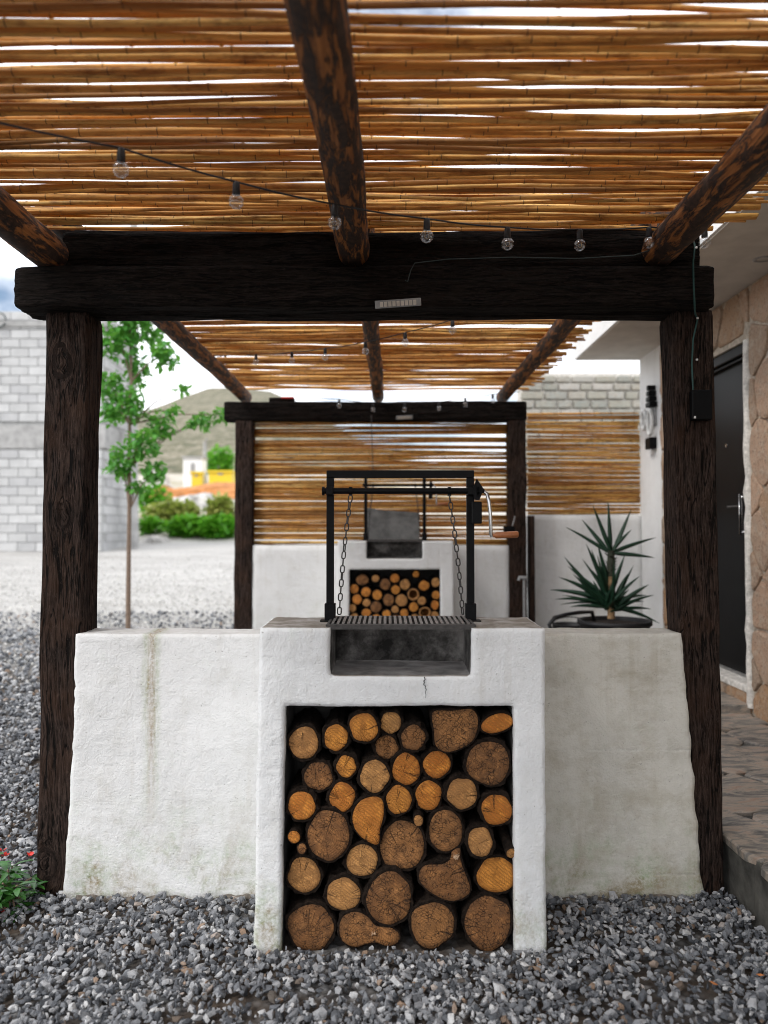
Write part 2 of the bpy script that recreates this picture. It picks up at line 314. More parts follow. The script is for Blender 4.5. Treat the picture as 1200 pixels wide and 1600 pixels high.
def mk_pale():
    t = T('pale_crushed_stone'); r = t.n('NewGeometry').outputs['Random Per Island']
    return t.fin(t.ramp(r, (0., (.34,.335,.32)), (.3, (.47,.46,.44)), (.7, (.58,.57,.54)), (1., (.70,.68,.64))), .9)
M_pale = mk_pale()
def mk_ground():
    t = T('gravelly_dirt'); v = t.tc.outputs['Object']; y = t.sep(v)[1]
    vo = t.n('TexVoronoi', {'Vector': v, 'Scale': 34.}); st = t.mix(1., t.ramp(t.sep(vo.outputs['Color'])[0], (0., .08), (.6, .3), (1., .55)), t.ramp(vo.outputs['Distance'], (.15, 1.), (.6, .25)), 'MULTIPLY')
    soil = t.ramp(t.noise(v, 18, 5), (.3, (.035,.026,.02)), (.7, (.10,.075,.055)))
    far = t.n('MapRange', {0: y, 1: 5.2, 2: 8.6, 3: 0., 4: 1.}).outputs[0]
    road = t.ramp(t.noise(t.vec((.22,1.,1.)), 2.2, 7, .72), (.3, (.36,.33,.29)), (.47, (.55,.53,.50)), (.7, (.68,.66,.62)))
    near = t.mix(t.ramp(t.noise(v, 3, 4), (.45, 0.), (.6, .85)), soil, st)
    c = t.mix(far, near, t.mix(.35, road, st)); 
    dirt = t.n('MapRange', {0: y, 1: 18.6, 2: 21., 3: 0., 4: 1.}).outputs[0]
    c = t.mix(dirt, c, t.ramp(t.noise(v, .35, 6, .7), (.3, (.20,.20,.10)), (.42, (.38,.34,.24)), (.58, (.52,.48,.42)), (.75, (.62,.59,.54))))
    return t.fin(c, .95, t.bump(vo.outputs['Distance'], .6, .01))
M_ground = mk_ground()
def mk_hill():
    t = T('scrubby_hillside'); v = t.tc.outputs['Object']; a = t.noise(v, .05, 8, .7); b = t.noise(v, .8, 7, .8)
    c = t.ramp(b, (.38, (.04,.055,.025)), (.47, (.12,.12,.06)), (.55, (.26,.23,.16)), (.66, (.40,.36,.29)))
    return t.fin(t.mix(t.mt('MULTIPLY', a, .5), c, (.22,.2,.15)), .95, t.bump(b, .6, .6))
M_hill = mk_hill()
def leafmat(name, a, b, trans=.3, rough=.45):
    t = T(name); g = t.n('NewGeometry'); c = t.ramp(g.outputs['Random Per Island'], (0., a), (1., b))
    t.fin(c, rough); tr = t.n('BsdfTranslucent', {'Color': t.mix(.5, c, (.25,.5,.05))}); mx = t.n('MixShader', {0: trans})
    t.t.links.new(t.b.outputs[0], mx.inputs[1]); t.t.links.new(tr.outputs[0], mx.inputs[2]); t.t.links.new(mx.outputs[0], t.out.inputs[0]); return t.m
M_leaf = leafmat('young_tree_leaf', (.055,.26,.04), (.15,.42,.08), .45); M_bush = leafmat('bush_leaf', (.06,.30,.012), (.16,.45,.03), .42)
M_yucca = leafmat('yucca_blade', (.008,.035,.018), (.015,.055,.028), .08, .4); M_plant = leafmat('glossy_shrub_leaf', (.02,.09,.012), (.05,.17,.03), .15, .35)
M_petal = plain('red_petal', (.55,.03,.02), .5); M_trunk = plain('grey_brown_stem', (.20,.14,.10), .85, 0, .3, 40, .5, .004)
M_ytrunk = plain('tan_yucca_stem', (.32,.20,.10), .85, 0, .45, 45, .8, .006); M_ydark = plain('old_leaf_base', (.03,.035,.02), .8)
M_pot = plain('dark_plastic_pot', (.010,.010,.011), .5); M_soil = plain('potting_soil', (.03,.02,.014), .95, 0, .4, 60, .8, .01)
def mk_stone(name, pal):
    t = T(name); v = t.vec(shift=True); r = t.rand(); n1 = t.noise(v, 20, 7, .75); n2 = t.noise(v, 60, 5, .7)
    c = t.ramp(r, (0., pal[0]), (.35, pal[1]), (.7, pal[2]), (1., pal[3])); c = t.mix(t.ramp(n1, (.45, 0.), (.65, .6)), c, (.42,.36,.28)); c = t.mix(t.ramp(n2, (.5, 0.), (.72, .8)), c, (.12,.07,.045))
    return t.fin(c, .9, t.bump(t.mt('ADD', n1, t.mt('MULTIPLY', n2, .5)), .9, .012))
M_stone = mk_stone('ochre_field_stone', ((.38,.21,.10),(.32,.22,.15),(.42,.27,.18),(.28,.20,.14)))
M_jtan = plain('tan_joint_mortar', (.40,.34,.27), .95, 0, .35, 30, 1., .012)
M_mortar = plain('white_lime_mortar', (.62,.59,.54), .95, 0, .3, 30, 1., .012)
def mk_flag():
    t = T('layered_slate'); v = t.vec((.7,2.2,1), shift=True); a = t.noise(v, 7, 7, .72, .8); b = t.noise(v, 24, 5, .7, .6)
    c = t.ramp(a, (.36, (.07,.067,.065)), (.46, (.19,.175,.155)), (.54, (.36,.30,.24)), (.68, (.33,.20,.14)))
    c = t.mix(t.ramp(b, (.5, 0.), (.66, .7)), c, (.20,.19,.175)); return t.fin(c, .7, t.bump(t.mt('ADD', a, t.mt('MULTIPLY', b, .5)), .9, .012))
M_flag = mk_flag(); M_kerb = plain('dark_mossy_concrete', (.085,.082,.072), .95, 0, .65, 12, .9, .012)
M_block = plain('grey_concrete_block', (.48,.48,.475), .95, 0, .12, 3, .4, .01); M_joint = plain('block_mortar', (.38,.38,.37), .95, 0, .2, 10, .5, .01)
M_conc = plain('cast_concrete', (.36,.355,.345), .95, 0, .25, 5, .5, .01); M_slab = plain('grey_cement_slab', (.16,.16,.155), .95, 0, .35, 14, .7, .006)
M_soffit = plain('cement_soffit', (.56,.54,.50), .95, 0, .12, 6, .4, .006)
# ------------------------------------------------------------------ ground and hills
def sheet(name, mat, xs, ys, hf):
    m = MB(); nx = len(xs); m.add([(x, y, hf(x, y)) for y in ys for x in xs], [(j*nx+i, j*nx+i+1, (j+1)*nx+i+1, (j+1)*nx+i) for j in range(len(ys)-1) for i in range(nx-1)], 0, True)
    return m.build(name, mat)
def spaced(a, b, n): return [a+(b-a)*i/n for i in range(n+1)]
gx = [-400,-200,-120,-80,-60,-45]+spaced(-36, -8, 28)+spaced(-7.6, 4, 29)+spaced(5, 30, 12)+[45,60,80,120,200,400]
gy = [-60,-20,-8]+spaced(-4, 2.3, 14)+spaced(2.36, 8, 20)+spaced(8.5, 18.5, 20)+spaced(19, 46, 40)+[50,60,80,120,200,400,800]
g = sheet('ground', M_ground, gx, gy, lambda x, y: ground_h(x, y)-.012+(0 if y < 2.5 or y > 60 else .02*nz(x*.7, y*.7, 0))+(.3*nz(x*.3, y*.3, 3) if 20 < y < 60 else 0))
tag(g, 'gravelly dirt ground and pale road rising behind the pergola', 'ground', kind='structure')
RIDGE = [(-300,20),(-90,22),(-57,27),(-49,29.5),(-39,33.3),(-29,33.5),(-22,31),(-12,25),(0,17),(30,14),(300,16)]
def hill_h(x, y):
    k = (y-60)/110.; xr_ = x*170/y
    for (a, p), (b, q) in zip(RIDGE, RIDGE[1:]):
        if a <= xr_ <= b: top = p+(q-p)*(xr_-a)/(b-a); break
    else: top = 15
    return 4.5+(max(0, min(1, k))**.8)*(top-4.5)+1.0*nz(x*.1, y*.1, 5)*min(1, k*3) - max(0, k-1)*10
tag(sheet('hills', M_hill, spaced(-260, 260, 80), spaced(60, 260, 40), hill_h), 'dry scrub covered hillside rising far behind the yard', 'hill', kind='structure')
# gravel: loose crushed stones
def gravel(label, mat_, pale=False):
    rs = np.random.RandomState(5+pale)
    phi = (1+5**.5)/2
    ico = np.array([(-1,phi,0),(1,phi,0),(-1,-phi,0),(1,-phi,0),(0,-1,phi),(0,1,phi),(0,-1,-phi),(0,1,-phi),(phi,0,-1),(phi,0,1),(-phi,0,-1),(-phi,0,1)])/1.9
    fc = np.array([(0,11,5),(0,5,1),(0,1,7),(0,7,10),(0,10,11),(1,5,9),(5,11,4),(11,10,2),(10,7,6),(7,1,8),(3,9,4),(3,4,2),(3,2,6),(3,6,8),(3,8,9),(4,9,5),(2,4,11),(6,2,10),(8,6,7),(9,8,1)])
    tmpl = np.stack([ico*rs.uniform(.55, 1.3, (12, 1))*np.array([1.1, rs.uniform(.55, .9), rs.uniform(.4, .7)]) for _ in range(40)])
    P_ = []
    def region(n, x0, x1, y0, y1, r0, r1, lift):
        x = rs.uniform(x0, x1, n); y = rs.uniform(y0, y1, n); s = r0+(r1-r0)*rs.beta(1.5, 3.2, n); P_.append(np.stack([x, y, s, rs.uniform(0, lift, n)], 1))
    region(13000, -1.7, 1.3, 1.45, 2.70, .006, .023, .012); region(10000, -1.7, 1.3, 1.45, 2.70, .005, .016, .022)
    region(5000, -1.7, 2.6, .2, 1.45, .009, .026, .012); region(9000, -3.4, -1.65, 1.2, 2.75, .007, .024, .014)
    region(13000, -3.6, -1.16, 2.7, 5.2, .008, .025, .014); region(6000, -3.2, -1.16, 2.7, 4.4, .006, .018, .022)
    region(6500, -5.2, -1.1, 5.2, 7.5, .013, .034, .012); region(1500, -6, -1.1, 7.2, 8.6, .013, .03, .01); region(4000, -1.06, 1.15, 2.85, 5.8, .010, .028, .012)
    if pale:
        P_ = []; region(15000, -11, -1.1, 5.4, 17.5, .008, .022, .004); Q = P_[0]; Q[:, 1] = 5.4+12.1*rs.beta(1.1, 2.6, len(Q)); Q[:, 0] = -1.1-rs.uniform(0, 1, len(Q))*(1+.62*Q[:, 1])
    A = np.concatenate(P_); x, y, s, l = A.T
    k = ~((x > -.40) & (x < .50) & (y > 2.355) & (y < 2.9)) & ~((x > -1.10) & (x < 1.07) & (y > 2.66) & (y < 2.85)) & ~((x > 1.185) & (y > 1.2)) & ~((x > -1.22) & (x < -1.06) & (y > 2.68) & (y < 2.84))
    A = A[k]; x, y, s, l = A.T; n = len(A)
    # bare, earthy patches stay thinner
    pt = np.array([noise.noise(Vector((a*3.1, b*3.1, 2))) for a, b in zip(x, y)]); k = (pt < .30) | (rs.rand(n) < .45); A = A[k]; x, y, s, l = A.T; n = len(A)
    q = rs.normal(size=(n, 4)); q[:, 1:3] *= .45; q /= np.linalg.norm(q, axis=1)[:, None]; w, a, b, c = q.T
    Rm = np.stack([np.stack([1-2*(b*b+c*c), 2*(a*b-c*w), 2*(a*c+b*w)], -1), np.stack([2*(a*b+c*w), 1-2*(a*a+c*c), 2*(b*c-a*w)], -1), np.stack([2*(a*c-b*w), 2*(b*c+a*w), 1-2*(a*a+b*b)], -1)], 1)
    V = np.einsum('nij,nkj->nki', Rm, tmpl[rs.randint(0, 40, n)]*s[:, None, None])
    V[:, :, 0] += x[:, None]; V[:, :, 1] += y[:, None]; V[:, :, 2] += (np.where(y < 2.36, 0, .06*(y-2.36))+s*.25+l)[:, None]
    me = bpy.data.meshes.new('gravel'); fcs = (fc[None]+(np.arange(n)*12)[:, None, None]).reshape(-1, 3)
    me.vertices.add(n*12); me.vertices.foreach_set('co', V.reshape(-1).astype(np.float32)); me.loops.add(len(fcs)*3); me.loops.foreach_set('vertex_index', fcs.reshape(-1).astype(np.int32))
    me.polygons.add(len(fcs)); me.polygons.foreach_set('loop_start', np.arange(0, len(fcs)*3, 3, dtype=np.int32)); me.polygons.foreach_set('loop_total', np.full(len(fcs), 3, np.int32))
    me.polygons.foreach_set('use_smooth', np.zeros(len(fcs), bool)); me.materials.append(mat_); me.update(calc_edges=True); me.validate()
    tag(link('gravel', me), label, 'gravel', kind='stuff')
gravel('loose grey crushed stone covering the ground under the pergola', M_gravel)
gravel('pale crushed stone spread thinly over the yard behind the left post', M_pale, True)
# ------------------------------------------------------------------ plaster solids
def plaster(name, parent, mats, bx, by, bz, solid, step=.014, amp=.003, smooth=1, shear=None, mi=None):
    """a hand-plastered solid made of cells; corners rounded by smoothing, faces uneven"""
    def fine(br):
        out = []; 
        for a, b in zip(br, br[1:]):
            n = max(1, round((b-a)/step)); out += [a+(b-a)*i/n for i in range(n)]
        return out+[br[-1]]
    X, Y, Z = fine(bx), fine(by), fine(bz)
    def cell(i, j, k):
        if not (0 <= i < len(X)-1 and 0 <= j < len(Y)-1 and 0 <= k < len(Z)-1): return False
        return solid((X[i]+X[i+1])/2, (Y[j]+Y[j+1])/2, (Z[k]+Z[k+1])/2)
    S = {(i, j, k) for i in range(len(X)-1) for j in range(len(Y)-1) for k in range(len(Z)-1) if cell(i, j, k)}
    bm = bmesh.new(); vd = {}
    def v(i, j, k):
        if (i, j, k) not in vd: vd[(i, j, k)] = bm.verts.new((X[i], Y[j], Z[k]))
        return vd[(i, j, k)]
    for (i, j, k) in S:
        for d, q in (((-1,0,0), ((0,0,0),(0,0,1),(0,1,1),(0,1,0))), ((1,0,0), ((1,0,0),(1,1,0),(1,1,1),(1,0,1))), ((0,-1,0), ((0,0,0),(1,0,0),(1,0,1),(0,0,1))),
                     ((0,1,0), ((0,1,0),(0,1,1),(1,1,1),(1,1,0))), ((0,0,-1), ((0,0,0),(0,1,0),(1,1,0),(1,0,0))), ((0,0,1), ((0,0,1),(1,0,1),(1,1,1),(0,1,1)))):
            if (i+d[0], j+d[1], k+d[2]) not in S:
                try: f = bm.faces.new([v(i+a, j+b, k+c) for a, b, c in q])
                except ValueError: continue
                f.smooth = True
                if mi: f.material_index = mi(f.calc_center_median(), d)
    for _ in range(smooth): bmesh.ops.smooth_vert(bm, verts=bm.verts, factor=.5, use_axis_x=True, use_axis_y=True, use_axis_z=True)
    for w in bm.verts:
        p = w.co*1.0
        w.co += Vector((nz(p.x*9, p.y*9, p.z*9), nz(p.x*9+40, p.y*9, p.z*9), nz(p.x*9, p.y*9+70, p.z*9)))*amp + Vector((nz(p.x*40, p.y*40, p.z*40+9), nz(p.x*40+20, p.y*40, p.z*40), nz(p.x*40, p.y*40+30, p.z*40)))*amp*.45
        if shear: w.co = shear(w.co)
    o_ = org.get(parent.name) if parent else Vector((0,0,0)); bmesh.ops.translate(bm, vec=-o_, verts=bm.verts)
    me = bpy.data.meshes.new(name); bm.to_mesh(me); bm.free()
    for m in mats: me.materials.append(m)
    return link(name, me, parent, o_)
def counter(label, x0, x1, y0, y1, z0, zt, hx0, hx1, hz, fx0, fx1, fz, mat, flare=0.0):
    t = thing('masonry_barbecue', label, 'barbecue', ((x0+x1)/2, y0, z0))
    th = .035
    def solid(x, y, z):
        if hx0 < x < hx1 and z < hz and y < y1-th: return False
        if fx0 < x < fx1 and z > fz and y < y1-th: return False
        return True
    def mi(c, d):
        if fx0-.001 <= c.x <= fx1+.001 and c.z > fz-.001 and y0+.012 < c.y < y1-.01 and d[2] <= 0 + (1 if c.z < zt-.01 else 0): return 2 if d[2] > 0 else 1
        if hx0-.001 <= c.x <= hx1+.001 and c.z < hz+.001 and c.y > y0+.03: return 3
        return 0
    def shear(c):
        k = (zt-c.z)/(zt-z0)*flare
        if c.x < hx0+.02: c.x -= k
        return c
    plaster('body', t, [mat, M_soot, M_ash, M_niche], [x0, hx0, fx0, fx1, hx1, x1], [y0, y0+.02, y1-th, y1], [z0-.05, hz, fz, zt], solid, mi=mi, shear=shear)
    return t
BX = P(405, 980, 2.363).x, P(852, 980, 2.363).x
HX = P(447, 1104, 2.363).x, P(803.5, 1104, 2.363).x
FX = P(516, 1057, 2.363).x, P(737, 1057, 2.363).x
ZT = P(600, 981, 2.363).z
c1 = counter('large white plastered barbecue block with firewood niche in the foreground', BX[0], BX[1], 2.363, 2.668, 0, ZT, HX[0], HX[1], P(600, 1104, 2.363).z, FX[0], FX[1], P(600, 1056, 2.363).z, M_box, .014)
# crack in the plaster below the fire slot: a real groove-like sliver of dark gap
mcr = MB(); pts = [(663, 1058), (664.5, 1062), (662, 1064), (663.5, 1067), (661.5, 1069), (665, 1072), (664, 1075), (666.5, 1077), (664.5, 1081), (665.5, 1086), (664.8, 1091)]
for (a, b) in zip(pts, pts[1:]):
    A, B = P(a[0], a[1], 2.3595), P(b[0], b[1], 2.3595); mcr.tube([A, B], [.0004+.0011*(1093-a[1])/35, .0003+.0011*(1093-b[1])/35], 5)
mcr.build('crack', M_black, c1)
Y2 = 5.83; z2 = ground_h(0, Y2)
c2 = counter('smaller looking white barbecue block under the far reed screen', P(527.5, 845, Y2).x, P(709, 845, Y2).x, Y2, 6.165, z2, P(600, 845, Y2).z, P(546, 890, Y2).x, P(688, 890, Y2).x, P(600, 890, Y2).z, P(573, 873, Y2).x, P(660, 873, Y2).x, P(600, 873, Y2).z, M_wallB)
# low walls
def shear_front(left):
    def f(c):
        k = (.924-c.z)/.924
        if left and c.x < -.95: c.x -= .036*k*k + .006*nz(c.z*13, 3, 1)+.010*nz(c.z*38, 3, c.y*30)*max(0, nz(c.z*5, 8, 1)+.25)
        if not left and c.x > .93: c.x += .066*k + .006*nz(c.z*13, 7, 1)+.010*nz(c.z*38, 7, c.y*30)*max(0, nz(c.z*5, 2, 1)+.25)
        return c
    return f
t = thing('low_wall', 'low white plaster wall with a brown rain streak beside the left post', 'wall', (-.6, 2.672, 0))
plaster('masonry', t, [M_wallL], [-1.085, .04], [2.672, 2.83], [-.06, .924], lambda x, y, z: True, shear=shear_front(True))
t = thing('low_wall', 'low greyish stained plaster wall beside the right post and stone walkway', 'wall', (.6, 2.672, 0))
plaster('masonry', t, [M_wallR], [.046, 1.022], [2.673, 2.83], [-.06, .926], lambda x, y, z: True, shear=shear_front(False))
zb = P(600, 851, 6.17).z
t = thing('low_wall', 'far white plaster wall between back posts below the reed screen', 'wall', (0, 6.17, z2))
plaster('masonry', t, [M_wallB], [-1.09, .99], [6.17, 6.32], [z2-.1, zb], lambda x, y, z: True, step=.05)
t = thing('low_wall', 'tall white side wall behind the potted yucca joining the house', 'wall', (1.6, 6.4, .22))
ZS = P(900, 803.5, 6.40).z
plaster('masonry', t, [M_wallB], [1.17, 2.126], [6.40, 6.54], [.1, ZS], lambda x, y, z: True, step=.05)
def dirt_strip(label, x0, x1, y, seed):
    m = MB(); N = int((x1-x0)/.02); vs = []
    for i in range(N+1):
        x = x0+(x1-x0)*i/N; w_ = .055+.05*nz(x*5, seed, 0)+.02*nz(x*19, seed, 2); hh = .030+.018*nz(x*7, seed, 4)+.010*nz(x*26, seed, 6)
        for k in range(5): u = k/4; vs.append((x, y-w_*u, -.01+(hh+.01)*(1-u)**1.3+.004*nz(x*50, u*5, seed)))
    m.add(vs, [(i*5+k, i*5+k+1, (i+1)*5+k+1, (i+1)*5+k) for i in range(N) for k in range(4)], 0, True)
    tag(m.build('dirt_strip', M_dirt), label, 'dirt', kind='structure')
M_dirt = plain('mortar_and_soil', (.15,.13,.11), .95, 0, .6, 40, 1., .01)
dirt_strip('ragged mortar and soil along the foot of the streaked wall', -1.07, BX[0]-.01, 2.678, 1); dirt_strip('ragged mortar and soil along the foot of the stained wall', BX[1]+.01, 1.06, 2.678, 5)
M_dry = plain('dry_orange_leaf', (.42,.14,.03), .7, 0, .4)
for k, (px_, py_, Y) in enumerate(((1115, 1545, 2.15), (1188, 1530, 2.19))):
    p = P(px_, py_, Y); t = MB(); a_ = rnd.uniform(0, 6); l_ = rnd.uniform(.010, .014); d = Vector((math.cos(a_), math.sin(a_), 0))*l_; e = Vector((-math.sin(a_), math.cos(a_), 0))*l_*.3; b_ = Vector((p.x, p.y, .034))
    t.add([b_-d, b_+e, b_+d+Vector((0, 0, .006)), b_-e, b_+Vector((0, 0, .006))], [(0,3,4),(3,2,4),(2,1,4),(1,0,4)]); tag(t.build('fallen_leaf', M_dry), ('dry orange leaf on the gravel, farther from the walkway kerb', 'dry orange leaf on the gravel, nearer to the walkway kerb')[k], 'leaf', 'dry leaves on the gravel')
# ------------------------------------------------------------------ old railway-tie timbers
def timber(parent, name, p0, p1, w, h, mat, seed, groove=.006, rnd_=.012, wob=.006, ends=(0, 0)):
    p0, p1 = Vector(p0), Vector(p1); ax = (p1-p0); L = ax.length; ax.normalize()
    if abs(ax.z) > .8: a, b = Vector((1,0,0)), Vector((0,1,0))
    else: a = ax.cross(Vector((0,0,1))).normalized(); b = Vector((0,0,1))
    n = 56; ns = max(6, int(L/.022)); prof = []
    for k in range(n):                        # rounded rectangle
        q = 2*math.pi*k/n; c, s_ = math.cos(q), math.sin(q); e = 13
        r = (abs(c/(w/2))**e+abs(s_/(h/2))**e)**(-1/e); prof.append((r*c, r*s_, k))
    m = MB(); vs = []
    for i in range(ns+1):
        u = i/ns; cpt = p0+ax*(L*u); ox = wob*nz(u*L*1.3, seed, 1); oy = wob*nz(u*L*1.3, seed, 9)
        ed = min(u, 1-u)*L; sc_ = 1-.05*max(0, 1-ed/.02)**2
        for (x, y, k) in prof:
            ang = k/n*2*math.pi
            g1 = nz(math.cos(ang)*14+seed, math.sin(ang)*14, u*L*2.2)*groove; g2 = nz(math.cos(ang)*4+seed, math.sin(ang)*4, u*L*5)*groove*1.1
            g3 = -groove*2.2*max(0, nz(math.cos(ang)*7+seed*3, math.sin(ang)*7, u*L*1.1)-.32)
            f = sc_*(1+(g1+g2+g3)/max(.05, math.hypot(x, y)))
            vs.append(cpt+a*(x*f+ox)+b*(y*f+oy))
    fs = [(i*n+k, i*n+(k+1) % n, (i+1)*n+(k+1) % n, (i+1)*n+k) for i in range(ns) for k in range(n)]
    m.add(vs, fs, 0, True)
    for e, ring in ((0, vs[:n]), (1, vs[-n:])):
        cc = sum(ring, Vector())/n; m.add(list(ring)+[cc], [((k+1) % n, k, n) if e == 0 else (k, (k+1) % n, n) for k in range(n)], 0, False)
    return m.build(name, mat, parent, recalc=True)
def post(label, x0, x1, y0, y1, z0, z1, seed, tilt=0.0, group=None, mat=None):
    cx, cy = (x0+x1)/2, (y0+y1)/2; t = thing('pergola_post', label, 'post', (cx, cy, z0), group)
    timber(t, 'timber', (cx+tilt, cy, z0-.06), (cx, cy, z1), x1-x0, y1-y0, mat or M_postZ, seed, .0055); return t
LB_Z0, LB_Z1 = 2.055, 2.200
post('dark weathered front post at left beside the streaked wall', -1.212, -1.058, 2.688, 2.832, 0, LB_Z0+.004, 3, -.008, mat=M_postK)
pr = post('dark weathered front post at right carrying the green cable', 1.008, 1.150, 2.688, 2.832, 0, LB_Z0+.004, 17, .022)
YB = 6.23; hb = ground_h(0, YB); BBZ = (P(600, 657, 6.16).z, P(600, 627, 6.16).z)
post('dark far post at left end of the back beam', P(366, 800, YB-.07).x, P(394, 800, YB-.07).x, 6.16, 6.31, hb, BBZ[0]+.004, 23)
post('dark far post at right between the two reed screens', P(795, 800, YB-.07).x, P(823, 800, YB-.07).x, 6.16, 6.31, hb, BBZ[0]+.004, 29)
def beam(label, x0, x1, y0, y1, z0, z1, seed, mat=None, dz=0):
    t = thing('pergola_beam', label, 'beam', ((x0+x1)/2, (y0+y1)/2, z0)); timber(t, 'timber', (x0, (y0+y1)/2, (z0+z1)/2), (x1, (y0+y1)/2, (z0+z1)/2+dz), y1-y0, z1-z0, mat or M_beamX, seed, .006); return t
beam('lower black front beam resting on the two front posts', -1.292, 1.128, 2.632, 2.822, LB_Z0, LB_Z1, 41)
beam('upper black front beam lying on the lower front beam', -1.155, 1.108, 2.70, 2.85, LB_Z1+.003, 2.348, 47)
beam('black far beam resting on the two back posts', P(350, 640, 6.16).x, P(823, 640, 6.16).x, 6.155, 6.315, BBZ[0], BBZ[1], 53)
# ------------------------------------------------------------------ round log rafters
def rafter(label, x, y0, y1, z, r, seed, x1=None):
    x1 = x if x1 is None else x1; t = thing('log_rafter', label, 'rafter', (x, y1, z)); n = 26; ns = int((y1-y0)/.03); vs = []
    for i in range(ns+1):
        u = i/ns; y = y0+(y1-y0)*u; cx = x1+(x-x1)*u+.012*nz(y*1.2, seed, 0); cz = z+.010*nz(y*1.4, seed, 5); rr = r*(1+.07*nz(y*2.2, seed, 8))
        for k in range(n):
            q = 2*math.pi*k/n; f = rr*(1+.07*nz(math.cos(q)*1.6+seed, math.sin(q)*1.6, y*4)+.035*nz(math.cos(q)*5, math.sin(q)*5+seed, y*9)); vs.append((cx+f*math.cos(q), y, cz+f*math.sin(q)))
    m = MB(); m.add(vs, [(i*n+k, (i+1)*n+k, (i+1)*n+(k+1) % n, i*n+(k+1) % n) for i in range(ns) for k in range(n)], 0, True)
    m.add(vs[-n:], [tuple(range(n-1, -1, -1))]); m.add(vs[:n], [tuple(range(n))]); m.build('log', M_rafter, t); return t
ZR = 2.272
rafter('half peeled log rafter overhead in the middle of the near roof', -.118, -.6, 2.697, ZR, .057, 1, -.15)
rafter('dark barked log rafter at the left edge of the near roof', -1.19, -.6, 2.697, ZR-.01, .062, 5)
rafter('brown log rafter sloping in at right above the green cable', .962, -.6, 2.697, ZR, .060, 9)
ZR2 = 2.405
rafter('thin log rafter in the middle of the far roof', -.075, 2.705, 6.42, ZR2, .048, 13, -.10)
rafter('log rafter along the left edge of the far roof', -1.185, 2.705, 6.42, ZR2, .053, 15)
rafter('log rafter along the right edge of the far roof', .965, 2.705, 6.42, ZR2, .053, 19)
# ------------------------------------------------------------------ cane mats
def cane_meshes(L, nvar, r0, r1, amp):
    out = []
    for q in range(nvar):
        m = MB(); sd = q*7.3+L; npts = 12; ra, rb = rnd.uniform(r0, r1), rnd.uniform(r0*.7, r0*1.05)
        if rnd.random() < .5: ra, rb = rb, ra
        n = 7; xs = []; x = -L/2
        while x < L/2-.1: xs.append(x); x += rnd.uniform(.15, .25)
        xs.append(L/2); pts = []; rad = []; mi = []
        for i, x in enumerate(xs):
            u = (x+L/2)/L; r = ra+(rb-ra)*u; c = lambda xx: Vector((xx, amp*nz(xx*1.1, sd, 0)+amp*.35*nz(xx*3.2, sd, 4), amp*.6*nz(xx*1.2, sd, 9)))
            if 0 < i < len(xs)-1:
                pts += [c(x-.007), c(x-.0013), c(x+.0013), c(x+.007)]; rad += [r, r*1.12, r*1.12, r*.97]; mi += [0, 1, 1, 0]
            else: pts.append(c(x)); rad.append(r); mi.append(0)
        vs = []
        for p, r in zip(pts, rad):
            for k in range(n): a = 2*math.pi*k/n; vs.append((p.x, p.y+r*math.cos(a), p.z+r*math.sin(a)))
        for i in range(len(pts)-1):
            m.add(vs[i*n:(i+2)*n], [(k, (k+1) % n, n+(k+1) % n, n+k) for k in range(n)], 1 if mi[i] and mi[i+1] else 0, True)
        m.add(vs[:n], [tuple(range(n))]); m.add(vs[-n:], [tuple(range(n-1, -1, -1))])
        me = bpy.data.meshes.new('cane'); me.from_pydata(m.v, [], m.f); me.materials.append(M_reed); me.materials.append(M_node)
        me.polygons.foreach_set('material_index', m.m); me.polygons.foreach_set('use_smooth', m.s)
        bm = bmesh.new(); bm.from_mesh(me); bmesh.ops.remove_doubles(bm, verts=bm.verts, dist=1e-6); bmesh.ops.recalc_face_normals(bm, faces=bm.faces); bm.to_mesh(me); bm.free(); out.append(me)
    return out
def mat_flat(label, xc, y0, y1, z, L, pitch, pitch2, meshes, jit=.005, tilt=.009, zl=.024, xj=.06, gap=(.1, .01)):
    t = thing('cane_roof', label, 'cane roof', (xc, y0, z)); y = y0
    while y < y1:
        link('cane', rnd.choice(meshes), t, None, (rnd.uniform(-xj, xj), y-y0+rnd.uniform(-jit, jit), rnd.uniform(0, .007)), (rnd.uniform(0, 6.28), 0, rnd.gauss(0, tilt)+(math.pi if rnd.random() < .5 else 0))); y += pitch*rnd.uniform(.78, 1.25)
        if rnd.random() < gap[0]: y += gap[1]*rnd.uniform(.6, 1.4)
    y = y0
    while y < y1:
        link('cane', rnd.choice(meshes), t, None, (rnd.uniform(-xj, xj), y-y0, zl+rnd.uniform(0, .010)), (rnd.uniform(0, 6.28), 0, rnd.gauss(0, tilt*1.5))); y += pitch2*rnd.uniform(.5, 1.6)
    return t
CM1 = cane_meshes(2.62, 28, .0060, .0122, .021); CM2 = cane_meshes(2.45, 20, .0065, .0120, .026)
mat_flat('near cane roof of long horizontal reeds over the front log rafters', -.10, .1, 2.70, 2.352, 2.6, .0224, .035, CM1, gap=(.06, .008))
mat_flat('far cane roof of reeds behind the black front beam', -.045, 2.76, 6.42, 2.472, 2.45, .0230, .11, CM2, gap=(.15, .065))
def mat_upright(label, x0, x1, y, z0, z1, pitch, amp, sag=0.0):
    t = thing('cane_screen', label, 'cane screen', ((x0+x1)/2, y, z0)); ms = cane_meshes(x1-x0, 14, .0080, .0120, amp)
    for p_, dy in ((pitch, 0.0), (pitch*1.7, .022)):
        z = z0+.010
        while z < z1:
            k = (z-z0)/(z1-z0)
            link('cane', rnd.choice(ms), t, None, (rnd.uniform(-.01, .01), dy+rnd.uniform(-.004, .004), z-z0), (0, -sag*k+rnd.gauss(0, .006), math.pi if rnd.random() < .5 else 0)); z += p_*rnd.uniform(.7, 1.3)*(1+.22*k)
    return t
